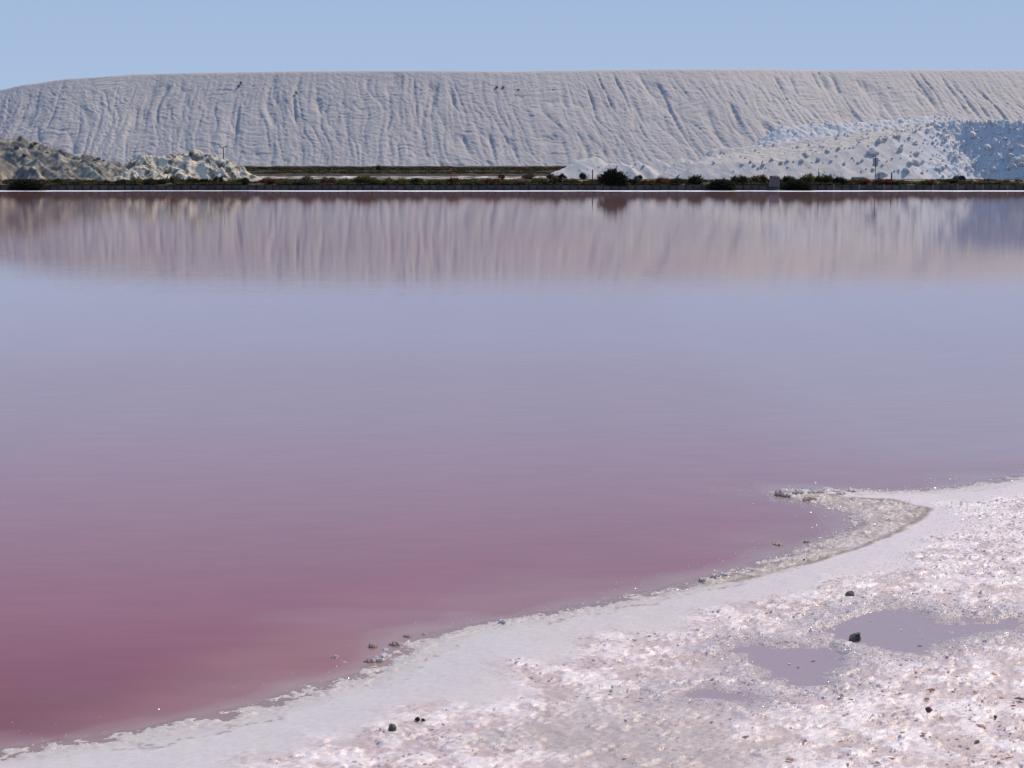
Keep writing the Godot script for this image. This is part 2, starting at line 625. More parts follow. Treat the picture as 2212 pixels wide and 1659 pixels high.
func build_wall() -> void:
	var w := root_node("retaining_wall", Vector3(0, 0, -WALL))
	tag(w, "long low wall of dark posts and grey planks along the far shore", "retaining wall")
	var post_mats := [mat(Color(0.014, 0.012, 0.012), 0.9), mat(Color(0.020, 0.017, 0.016), 0.9), mat(Color(0.10, 0.088, 0.075), 0.9)]
	var plank_mats := [mat(Color(0.055, 0.050, 0.052), 0.9), mat(Color(0.042, 0.040, 0.042), 0.9), mat(Color(0.07, 0.063, 0.06), 0.9)]
	var post_mesh := []
	for k in 4:
		post_mesh.append(rod(Vector3(0, -0.5, 0), Vector3(0.01 * (k - 1.5), 0.74 + 0.03 * (k % 3), 0), 0.12 + 0.012 * k, 0.11 + 0.01 * (k % 2), 7))
	var plank_mesh := []
	for k in 3:
		plank_mesh.append(box_mesh(Vector3(1.0, 0.29, 0.06 + 0.01 * k)))
	for k in 145:
		var x := -74.5 + 1.035 * k
		var o := put(post_mesh[rng.randi() % 4], post_mats[rng.randi() % 2] if x < 34 or k % 3 else post_mats[2], "post", w)
		o.position = Vector3(x + rng.randf_range(-0.07, 0.07), rng.randf_range(-0.05, 0.05), 0.10)
		o.rotation = Vector3(rng.randf_range(-0.03, 0.03), rng.randf() * 3.0, rng.randf_range(-0.03, 0.03))
		for r in 2:
			var q := put(plank_mesh[rng.randi() % 3], plank_mats[rng.randi() % 3], "plank", w)
			q.position = Vector3(x + 0.5175, 0.19 + r * 0.315 + rng.randf_range(-0.012, 0.012), rng.randf_range(-0.02, 0.02))
			q.rotation.z = rng.randf_range(-0.012, 0.012)


# ---- the salt mountain
func build_mountain() -> void:
	var table := [[-900, 330], [-620, 285], [-380, 247], [-200, 223], [-90, 208], [0, 195], [60, 183], [150, 171], [300, 161], [450, 158], [650, 155], [900, 154], [1100, 155.5], [1200, 153.5], [1400, 151], [1650, 150], [1750, 152.5], [1850, 153], [2000, 151], [2212, 152], [2500, 153], [2900, 160], [3300, 200], [3700, 300]]
	var cx := PackedFloat32Array()
	var cy := PackedFloat32Array()
	for q in table:
		var d := 318.0
		var pt := Vector3.ZERO
		for k in 4:
			pt = deep(q[0], q[1], d)
			d = crest_d(pt.x)
		cx.append(pt.x)
		cy.append(maxf(pt.y, 2.0))
	var gully := noise(51, 1.0, 2)
	var warp := noise(52, 0.05, 2)
	var crinkle := noise(53, 1.0, 3)
	var slump := noise(54, 1.0, 2)
	var patch := noise(55, 0.035, 3)
	var us := lines([[-178, -106, 3], [-106, 112, 0.2], [112, 220, 3]])
	var vs := PackedFloat32Array([-1.0, -0.6, -0.3, -0.12, -0.05, -0.02])
	for k in 157:
		vs.append(k / 156.0 * 1.02)
	var p := PackedVector3Array()
	var col := PackedColorArray()
	var crest_y := PackedFloat32Array()
	for u in us:
		var k := cx.bsearch(u)
		k = clampi(k, 1, cx.size() - 1)
		var t := clampf((u - cx[k - 1]) / (cx[k] - cx[k - 1]), 0.0, 1.0)
		var s := t * t * (3.0 - 2.0 * t)
		crest_y.append(lerpf(cy[k - 1], cy[k], lerpf(t, s, 0.5)) + 0.42)
	for v in vs:
		for i in us.size():
			var u := us[i]
			var h := crest_y[i]
			var dc := crest_d(u)
			var slope := crest_d(u + 0.5) - crest_d(u - 0.5)
			var n := Vector2(slope, 1.0).normalized()
			var run := (h - 1.85) / 0.74
			if v < 0.0:
				p.append(Vector3(u + n.x * run * v, h - (h - 1.0) * -v - 0.04 * run * minf(1.0, -v * 8.0) * 0.2, -dc + n.y * run * v))
				col.append(Color(0.58, 0.56, 0.54))
				continue
			var y := h - (h - 1.85) * v
			y -= 0.35 * maxf(0.0, 1.0 - v / 0.05) * maxf(0.0, 1.0 - v / 0.05)
			var q := v * run * 1.24
			var wv := warp.get_noise_2d(u, q * 0.6)
			var g := absf(gully.get_noise_2d((u + wv * 1.6) * 0.14, q * 0.016))
			var fade := smoothstep(0.0, 0.16, v) * smoothstep(1.04, 0.75, v)
			var disp := -0.46 * pow(1.0 - minf(1.0, g * 4.2), 2.0) * fade * smoothstep(-0.2, 0.4, crinkle.get_noise_2d(u * 0.05 + 9.0, q * 0.06))
			var g2 := absf(gully.get_noise_2d((u + wv * 3.0) * 0.3 + 50.0, q * 0.05))
			disp -= 0.16 * pow(1.0 - minf(1.0, g2 * 3.0), 2.0) * smoothstep(0.0, 0.3, v)
			# slumped aprons: tongues with a steep lower lip
			var sl := slump.get_noise_2d(u * 0.20 + wv * 1.5, q * 0.13 + 30.0)
			var saw := sl * 2.6 + q * 0.10
			saw -= floorf(saw)
			disp += 0.10 * (saw - smoothstep(0.9, 1.0, saw)) * smoothstep(0.05, 0.2, v)
			var cr := crinkle.get_noise_2d(u * 0.42 + wv * 2.0, q * 1.05 + sl * 2.0)
			disp += 0.065 * cr
			disp += 0.12 * crinkle.get_noise_2d(u * 0.5 + 80.0 + wv * 1.2, q * 0.04) * smoothstep(0.0, 0.2, v) + 0.06 * crinkle.get_noise_2d(u * 1.25 + 20.0, q * 0.1)
			var cr2 := absf(crinkle.get_noise_2d(u * 0.9 + 33.0, q * 1.7))
			disp += 0.06 * (1.0 - 2.2 * cr2)
			if v < 0.035:
				disp *= v / 0.035 * 0.85 + 0.15
			var dir := Vector3(n.x * 0.6, 0.8, n.y * 0.6)
			p.append(Vector3(u + n.x * run * v, y, -dc + n.y * run * v) + dir * disp)
			var pa := patch.get_noise_2d(u, q * 0.35)
			col.append(Color(0.455, 0.425, 0.412).lerp(Color(0.535, 0.49, 0.455), smoothstep(-0.3, 0.5, pa + u * 0.006 - 0.05)) * (1.0 + 0.05 * cr))
	# rows run from the back over the crest to the foot, towards the camera: turn them so that faces look out
	var nx := us.size()
	var nd := vs.size()
	var fp := PackedVector3Array()
	var fc := PackedColorArray()
	for j in range(nd - 1, -1, -1):
		fp.append_array(p.slice(j * nx, (j + 1) * nx))
		fc.append_array(col.slice(j * nx, (j + 1) * nx))
	var o := root_node("salt_mountain", Vector3(0, 1.8, -295))
	tag(o, "huge long grey white salt mountain filling the background", "salt heap")
	var face := put(grid(fp, nx, nd, fc), relief(mat(Color.WHITE, 0.85, true, 0.3), 56, 0.03, 0.35, 5.0), "slope", o)
	face.position = -o.position
	# dark clods stuck near the crest
	var clod := [rock(61, 0.34, 0.26, 0.3, 7, 4), rock(62, 0.28, 0.22, 0.3, 7, 4)]
	var cm := mat(Color(0.16, 0.16, 0.16), 0.9)
	for q in [[521, 179], [517, 186], [1302, 192], [1311, 195], [1318, 197], [1343, 199], [1335, 202], [1352, 198], [1360, 194], [1338, 208], [1194, 196], [1073, 189], [1087, 190], [1120, 195], [1768, 161], [1650, 168], [640, 201]]:
		var best := Vector3.ZERO
		for k in 300:
			var pt := deep(q[0], q[1], 318.0 + 20.0 - k * 0.15)
			var u: float = pt.x
			var run2 := 17.4 / 0.74
			var v := (crest_d(u) - (338.0 - k * 0.15)) / run2
			if v > 0.01 and pt.y > 19.3 - 17.4 * v:
				best = pt
				break
		if best != Vector3.ZERO:
			var c := put(clod[rng.randi() % 2], cm, "clod", o)
			c.position = best - o.position + Vector3(0, 0.1, 0.2)
			c.rotation.y = rng.randf() * 6.0


func crest_d(x: float) -> float:
	var a := (x - 0.0) / 14.0
	return 318.0 + 0.36 * 14.0 * (a if a > 20.0 else log(1.0 + exp(a)))


# ---- the heaps in front of the mountain
func heap_mesh(f: Field, x0: float, x1: float, d0: float, d1: float, step: float, shape: Callable, tint: Callable, bend := 0.0) -> ArrayMesh:
	var way := noise(104, 0.22, 3)
	var xs := lines([[x0, x1, step]])
	var ds := lines([[d0, d1, step]])
	var p := PackedVector3Array()
	var col := PackedColorArray()
	var keep := PackedByteArray()
	for d in ds:
		for x in xs:
			var h := f.at(x + bend * way.get_noise_2d(x, d), d + bend * 0.6 * way.get_noise_2d(x + 60.0, d))
			if h > 0.3:
				h += shape.call(x, d, h)
			p.append(Vector3(x, maxf(h, 0.0), -d))
			col.append(tint.call(x, d, h) if h > 0.3 else Color(0.5, 0.5, 0.5))
			keep.append(1 if h > 0.75 else 0)
	return grid(p, xs.size(), ds.size(), col, keep)


func build_right_heap() -> void:
	var f := Field.new(0, 234, 112, 296, 0.5)
	var ridges := []
	# the low row of dumped cones on the left
	ridges.append([crest_points([[1182, 376, 243], [1225, 358, 245], [1250, 344, 246], [1285, 339, 247], [1297, 344, 247]]), 0.72, 0.5])
	for q in [[1322, 348, 245.5], [1340, 347, 245], [1375, 345, 246], [1415, 338, 247.5], [1468, 339, 247], [1485, 343, 246], [1522, 334, 248], [1545, 333.5, 249]]:
		var top: Vector3 = crest_points([q])[0]
		ridges.append([[top, top + Vector3(-3.0, -2.6, -3.2)], 0.85, 0.8])
		ridges.append([[top, top + Vector3(1.0, -0.5, -0.3)], 0.75, 0.8])
	ridges.append([crest_points([[1340, 362, 250], [1420, 356, 252], [1540, 346, 253], [1600, 331, 255]]), 0.72])
	# the ramp: wheel ruts between its front and back edge
	var front := crest_points([[1500, 352, 243.5], [1600, 349, 243.5], [1681, 345, 244], [1807, 319, 247], [1924, 293, 250.5], [2024, 272, 254], [2081, 262, 256]])
	var back := crest_points([[1540, 336, 251], [1600, 330, 252], [1681, 319, 254], [1774, 306, 256], [1874, 286, 259], [1960, 271, 262], [2040, 260, 264]])
	for k in 9:
		var line := []
		for i in front.size():
			var pt: Vector3 = front[i].lerp(back[i], k / 8.0)
			line.append(pt + Vector3(0, 0.06 * (k % 3) - 0.12 * sin(k * PI / 8.0), 0))
		ridges.append([line, 0.7])
	var berm := []
	for i in back.size():
		berm.append(back[i] + Vector3(0, 1.0 - 0.1 * i, 1.6))
	ridges.append([berm, 0.95])
	# the pile above the ramp
	ridges.append([crest_points([[1687, 273, 268], [1751, 267, 269], [1867, 262, 270], [1940, 257, 271], [2008, 250, 272], [2061, 252, 271], [2095, 262, 268]]), 0.72])
	# the lumpy right part
	ridges.append([crest_points([[2024, 275, 254], [2081, 262, 254], [2140, 261, 251.5], [2208, 261, 249], [2260, 258, 248], [2420, 262, 243], [2600, 300, 240]]), 0.95, 0.15])
	ridges.append([crest_points([[2040, 272, 260], [2140, 264, 259], [2300, 262, 256], [2500, 272, 250]]), 0.7])
	pile(f, ridges)
	var soft := noise(71, 0.35, 4)
	var bumps := noise(72, 0.9, 3)
	var fine := noise(73, 2.2, 2)
	var dents := noise(74, 0.55, 2)
	var shape := func(x: float, d: float, h: float) -> float:
		var lumpy := smoothstep(56.0, 64.0, x + 4.0 * soft.get_noise_2d(x, d)) * smoothstep(262.0, 257.0, d)
		var streak: float = 0.10 * soft.get_noise_2d((x - (h * 0.9)) * 2.2, h * 0.5)
		var v: float = 0.35 * soft.get_noise_2d(x, d) * 0.5 + 0.05 * fine.get_noise_2d(x, d) + streak
		var up := smoothstep(258.0, 262.0, d) * 0.30 * bumps.get_noise_2d(x, d)
		return v + up + lumpy * (0.75 * absf(bumps.get_noise_2d(x * 0.8, d * 0.8)) + 0.55 * absf(dents.get_noise_2d(x, d)) - 0.25)
	var lane := Field.new(0, 234, 112, 296, 0.5)
	var outline := PackedVector2Array()
	for v in front:
		outline.append(Vector2(v.x, v.z + 0.6))
	for i in range(back.size() - 1, -1, -1):
		outline.append(Vector2(back[i].x, back[i].z + 0.4))
	away(lane, outline)
	var tint := func(x: float, d: float, h: float) -> Color:
		var q := soft.get_noise_2d(x * 0.7 + 80.0, d * 0.7)
		var warm := Color(0.54, 0.505, 0.47)
		var white := Color(0.585, 0.575, 0.57)
		var c := warm.lerp(white, clampf(smoothstep(50.0, 60.0, x + q * 8.0) + smoothstep(262.0, 266.0, d) + smoothstep(24.0, 14.0, x) * 0.3, 0.0, 1.0))
		return c.lerp(Color(0.50, 0.46, 0.41), smoothstep(-0.3, 0.6, lane.at(x, d)) * (0.75 + 0.5 * fine.get_noise_2d(x * 0.1, d * 1.5)))
	var o := root_node("salt_heap", Vector3(45, 1.0, -250))
	tag(o, "bright white salt heap with a ramp and big lumps on the right", "salt heap")
	var body := put(heap_mesh(f, 1, 108, 235, 290, 0.2, shape, tint), relief(mat(Color.WHITE, 0.8, true, 0.35), 75, 0.03, 0.6, 4.0), "slope", o)
	body.position = -o.position
	# lumps: each a part
	var kinds := []
	for k in 7:
		kinds.append(rock(80 + k, 1.0, 0.85, 0.9, 8, 5, 0.5, 9))
	var lm := [relief(mat(Color(0.63, 0.615, 0.605), 0.8, false, 0.35), 76, 0.03, 0.9, 5.0), relief(mat(Color(0.60, 0.57, 0.54), 0.8, false, 0.35), 77, 0.03, 0.9, 5.0)]
	for i in 42:
		var t := i / 41.0 * (front.size() - 2.001) + 1.0
		var a: Vector3 = front[int(t)].lerp(front[int(t) + 1], t - int(t))
		var size := rng.randf_range(0.16, 0.62) * (0.5 + 0.5 * t / front.size())
		var c := put(kinds[i % 7], lm[1], "salt_lump", o)
		c.position = Vector3(a.x + rng.randf_range(-0.6, 0.6), a.y + 0.05, -a.z + rng.randf_range(-0.2, 1.6)) - o.position
		c.position.y = f.at(c.position.x + o.position.x, -c.position.z - o.position.z) + size * 0.3 - o.position.y
		c.rotation = Vector3(rng.randf() * 6.0, rng.randf() * 6.0, 0)
		c.scale = Vector3.ONE * size
	var made := 0
	var tries := 0
	while made < 250 and tries < 9000:
		tries += 1
		var x := rng.randf_range(24.0, 86.0)
		var d := rng.randf_range(240.0, 259.0)
		var thick := smoothstep(30.0, 62.0, x) * 0.22 + smoothstep(58.0, 66.0, x) * 0.5
		if rng.randf() > thick:
			continue
		var h := f.at(x, d)
		if h < 1.5 or f.at(x, d - 0.8) > h - 0.25:
			continue
		h += shape.call(x, d, h)
		var size := 0.17 + 0.62 * pow(rng.randf(), 3.0)
		var c := put(kinds[rng.randi() % 7], lm[0 if x > 58.0 else 1], "salt_lump", o)
		c.position = Vector3(x, h + size * 0.12, -d) - o.position
		c.rotation = Vector3(rng.randf() * 6.0, rng.randf() * 6.0, rng.randf() * 6.0)
		c.scale = Vector3(size * rng.randf_range(0.8, 1.4), size * rng.randf_range(0.7, 1.0), size)
		made += 1
	var places := []
	var small := rock(90, 1.0, 0.8, 0.9, 6, 4, 0.4, 4)
	tries = 0
	while places.size() < 2600 and tries < 30000:
		tries += 1
		var x := rng.randf_range(6.0, 96.0)
		var d := rng.randf_range(239.0, 272.0)
		var thick := 0.05 + 0.25 * smoothstep(28.0, 55.0, x) + 0.7 * smoothstep(58.0, 66.0, x)
		if rng.randf() > thick:
			continue
		var h := f.at(x, d)
		if h < 1.2:
			continue
		h += shape.call(x, d, h)
		var size := 0.08 + 0.24 * pow(rng.randf(), 2.0)
		places.append(Transform3D(Basis.from_euler(Vector3(rng.randf() * 6.0, rng.randf() * 6.0, 0)).scaled(Vector3.ONE * size), Vector3(x, h + size * 0.3, -d) - o.position))
	scatter(small, lm[0], places, [], "salt_crumb", o)


func build_left_heaps() -> void:
	var rug := noise(101, 0.5, 4)
	var fine := noise(102, 1.6, 3)
	# the pale broken heap
	var f := Field.new(-62, 226, -24, 252, 0.35)
	var ridges := [[crest_points([[262, 374, 233], [288, 350, 236], [310, 334, 237], [335, 340, 237], [357, 338, 237], [390, 331, 238], [417, 326, 238], [441, 333, 237.5], [470, 341, 237], [494, 348, 236], [534, 366, 234.5], [572, 384, 232.5]]), 0.6]]
	for s in [[345, 339, 237, 410, 384, 231], [417, 326, 238, 500, 382, 231.5], [300, 342, 236.5, 330, 382, 231.5]]:
		ridges.append([crest_points([[s[0], s[1], s[2]], [s[3], s[4], s[5]]]), 0.66, 0.3])
	pile(f, ridges)
	var shape := func(x: float, d: float, _h: float) -> float:
		var r := rug.get_noise_2d(x, d)
		var across := x + 1.15 * d
		var ridge := 1.0 - minf(1.0, 2.4 * absf(rug.get_noise_2d(across * 0.34 + 0.6 * r, (x - 0.8 * d) * 0.06)))
		return 0.55 * ridge * ridge - 0.2 + 0.08 * r + 0.10 * fine.get_noise_2d(x, d)
	var tint := func(x: float, d: float, _h: float) -> Color:
		var q := rug.get_noise_2d(x * 1.2 + 20.0, d * 1.2)
		var e := fine.get_noise_2d(x * 0.9, d * 0.9 + 70.0)
		return Color(0.66, 0.575, 0.44).lerp(Color(0.19, 0.17, 0.14), smoothstep(-0.05, 0.3, q + 0.5 * e))
	var o := root_node("salt_heap", Vector3(-40, 1.0, -234))
	tag(o, "pale cream broken salt heap left of the lamp post", "salt heap")
	var m := relief(mat(Color.WHITE, 0.9, true, 0.3), 103, 0.03, 0.6, 4.0)
	put(heap_mesh(f, -61, -26, 227, 250, 0.14, shape, tint, 0.9), m, "slope", o).position = -o.position
	# the brown heap at the left edge
	var g := Field.new(-100, 226, -44, 262, 0.4)
	var rb := [[crest_points([[-400, 330, 246], [-250, 306, 246], [-120, 298, 246], [0, 300, 245], [60, 298, 244], [100, 315, 242], [140, 328, 240], [200, 332, 238.5], [234, 346, 236.5], [252, 360, 235]]), 0.66],
		[crest_points([[-300, 330, 238], [-120, 316, 238.5], [0, 319, 238], [75, 324, 237.5], [150, 340, 236], [215, 356, 234]]), 0.9],
		[crest_points([[77, 338, 234.5], [72, 366, 231.5]]), 0.9], [crest_points([[77, 338, 234.5], [130, 384, 230.5]]), 0.9], [crest_points([[180, 352, 234], [205, 376, 231.5], [228, 389, 230]]), 0.9],
		[crest_points([[150, 362, 232.5], [165, 378, 231]]), 0.8], [crest_points([[0, 340, 233.5], [-10, 372, 230.5]]), 0.8], [crest_points([[120, 380, 231], [180, 383, 230.5]]), 0.8]]
	pile(g, rb)
	var shape2 := func(x: float, d: float, _h: float) -> float:
		var across := x + 0.9 * d
		var ridge := 1.0 - minf(1.0, 2.2 * absf(rug.get_noise_2d(across * 0.22 + 90.0, (x - d) * 0.05)))
		return 0.5 * ridge * ridge - 0.15 + 0.09 * rug.get_noise_2d(x * 0.9, d * 0.9) + 0.16 * fine.get_noise_2d(x, d) + 0.35 * maxf(0.0, rug.get_noise_2d(x * 2.5 + 10.0, d * 2.5)) * smoothstep(236.0, 240.0, d)
	var tint2 := func(x: float, d: float, _h: float) -> Color:
		var q := rug.get_noise_2d(x * 0.8 + 33.0, d * 0.8)
		var c := Color(0.20, 0.185, 0.165).lerp(Color(0.43, 0.375, 0.29), smoothstep(-0.15, 0.4, q))
		return c.lerp(Color(0.12, 0.11, 0.095), smoothstep(0.1, 0.45, fine.get_noise_2d(x * 0.6, d * 0.6 + 9.0)) * 0.8)
	var b := root_node("earth_heap", Vector3(-66, 1.0, -236))
	tag(b, "grey brown earth and salt heap at the left edge", "earth heap")
	put(heap_mesh(g, -98, -45, 227, 260, 0.16, shape2, tint2, 1.2), m, "slope", b).position = -b.position
	var kinds := [rock(111, 0.5, 0.4, 0.5, 7, 4, 0.4), rock(112, 0.6, 0.4, 0.4, 7, 4, 0.4), rock(113, 0.45, 0.45, 0.5, 7, 4, 0.4)]
	var dark := mat(Color(0.10, 0.095, 0.09), 0.95)
	var pale := mat(Color(0.5, 0.47, 0.42), 0.95)
	for k in 46:
		var x := rng.randf_range(-67.5, -52.0)
		var d := rng.randf_range(236.0, 246.0)
		var h := g.at(x, d)
		if h < 1.4:
			continue
		h += shape2.call(x, d, h)
		var c := put(kinds[k % 3], dark if rng.randf() < 0.75 else pale, "clod", b)
		c.position = Vector3(x, h, -d) - b.position
		c.rotation = Vector3(0, rng.randf() * 6.0, rng.randf() * 0.6)
		c.scale = Vector3.ONE * rng.randf_range(0.35, 1.15)
	for k in 40:
		var x := rng.randf_range(-52.0, -33.0)
		var d := rng.randf_range(230.0, 238.0)
		var h := f.at(x, d)
		if h < 1.4:
			continue
		h += shape.call(x, d, h)
		var c := put(kinds[k % 3], dark if rng.randf() < 0.35 else pale, "clod", o)
		c.position = Vector3(x, h, -d) - o.position
		c.rotation = Vector3(0, rng.randf() * 6.0, rng.randf() * 0.6)
		c.scale = Vector3.ONE * rng.randf_range(0.3, 0.9)


# low things between the track and the mountain
func build_middle() -> void:
	var low := noise(121, 0.3, 3)
	for q in [[290.5, -66.0, 28.0, 0.55, "long dark earth bund right under the foot of the salt mountain"], [274.0, -56.0, 25.0, 0.36, "low dark earth bund behind the scattered white salt"], [262.0, -52.0, 24.0, 0.3, "low dark brown bund just behind the strip of white salt"]]:
		var p := PackedVector3Array()
		var xs := lines([[q[1], q[2], 0.7]])
		var prof := [[-0.9, -0.2], [-0.7, 0.6], [-0.45, 1.0], [0.4, 1.0], [1.2, 0.2], [1.5, -0.2]]
		for r in prof:
			for x in xs:
				var e := smoothstep(0.0, 6.0, minf(x - q[1], q[2] - x))
				p.append(Vector3(x, bank(x, q[0]) + r[1] * q[3] * e * (1.0 + 0.3 * low.get_noise_2d(x, r[0] * 4.0)) - 0.05, -q[0] - r[0]))
		tag(put(grid(p, xs.size(), prof.size()), mat(Color(0.055, 0.047, 0.04), 0.95), "earth_bund"), q[4], "earth bank")
	# the strip of spilled white salt
	var f := Field.new(-36, 240, 0, 262, 0.4)
	var ridges := []
	for q in [[600, 388, 248], [640, 387, 249], [700, 383, 251], [735, 381, 252], [752, 380, 252], [790, 381, 252], [820, 383, 252], [870, 384, 252], [930, 383.5, 252], [962, 382, 253], [1000, 383, 253], [1055, 381, 253]]:
		var top: Vector3 = crest_points([q])[0]
		ridges.append([[top + Vector3(-1.6, -0.12, 0), top, top + Vector3(1.4, -0.15, 0.3)], 0.42])
	pile(f, ridges)
	var bump := noise(122, 0.9, 3)
	var shape := func(x: float, d: float, _h: float) -> float: return 0.22 * bump.get_noise_2d(x, d)
	var tint := func(x: float, d: float, _h: float) -> Color: return Color(0.68, 0.66, 0.63).lerp(Color(0.42, 0.40, 0.38), smoothstep(0.1, 0.5, bump.get_noise_2d(x * 0.7 + 50.0, d)))
	var o := put(heap_mesh(f, -35, -1, 243, 260, 0.16, shape, tint), mat(Color.WHITE, 0.85, true, 0.3), "salt_strip")
	tag(o, "low broken strip of white salt lying behind the shrubs", "salt heap")


# ---- plants
func shrub_mesh(seed_: int, w: float, h: float, leaves: int, leaf: float, count := 9) -> ArrayMesh:
	var r := RandomNumberGenerator.new()
	r.seed = seed_
	var n := noise(seed_, 1.1, 2)
	var st := SurfaceTool.new()
	st.begin(Mesh.PRIMITIVE_TRIANGLES)
	var clumps := []
	for k in count:
		clumps.append(Vector3(r.randf_range(-0.8, 0.8) * w, r.randf_range(0.15, 0.75) * h, r.randf_range(-0.7, 0.7) * w))
	for k in leaves:
		var c: Vector3 = clumps[k % count]
		var v := Vector3(r.randfn(), r.randfn(), r.randfn()) * Vector3(0.22 * w, 0.17 * h, 0.22 * w) + c
		v.y = maxf(v.y, 0.02)
		var top := 1.0 - 0.5 * (v.x * v.x + v.z * v.z) / (w * w)
		if v.y > h * top * (0.85 + 0.35 * n.get_noise_2d(v.x * 2.0 / w, v.z * 2.0 / w)):
			v.y *= 0.6
		var dir := (Vector3(r.randfn(), r.randfn() * 0.5 + 1.1, r.randfn()) + Vector3(v.x, 0, v.z) / w).normalized()
		var side := dir.cross(Vector3(r.randfn(), r.randfn(), r.randfn())).normalized() * leaf * r.randf_range(0.25, 0.45)
		var tip := dir * leaf * r.randf_range(0.8, 1.6)
		for q in [v - side, v + tip, v + side, v + side, v + tip, v - side + tip * 1.2]:
			st.add_vertex(q)
	st.generate_normals()
	return st.commit()


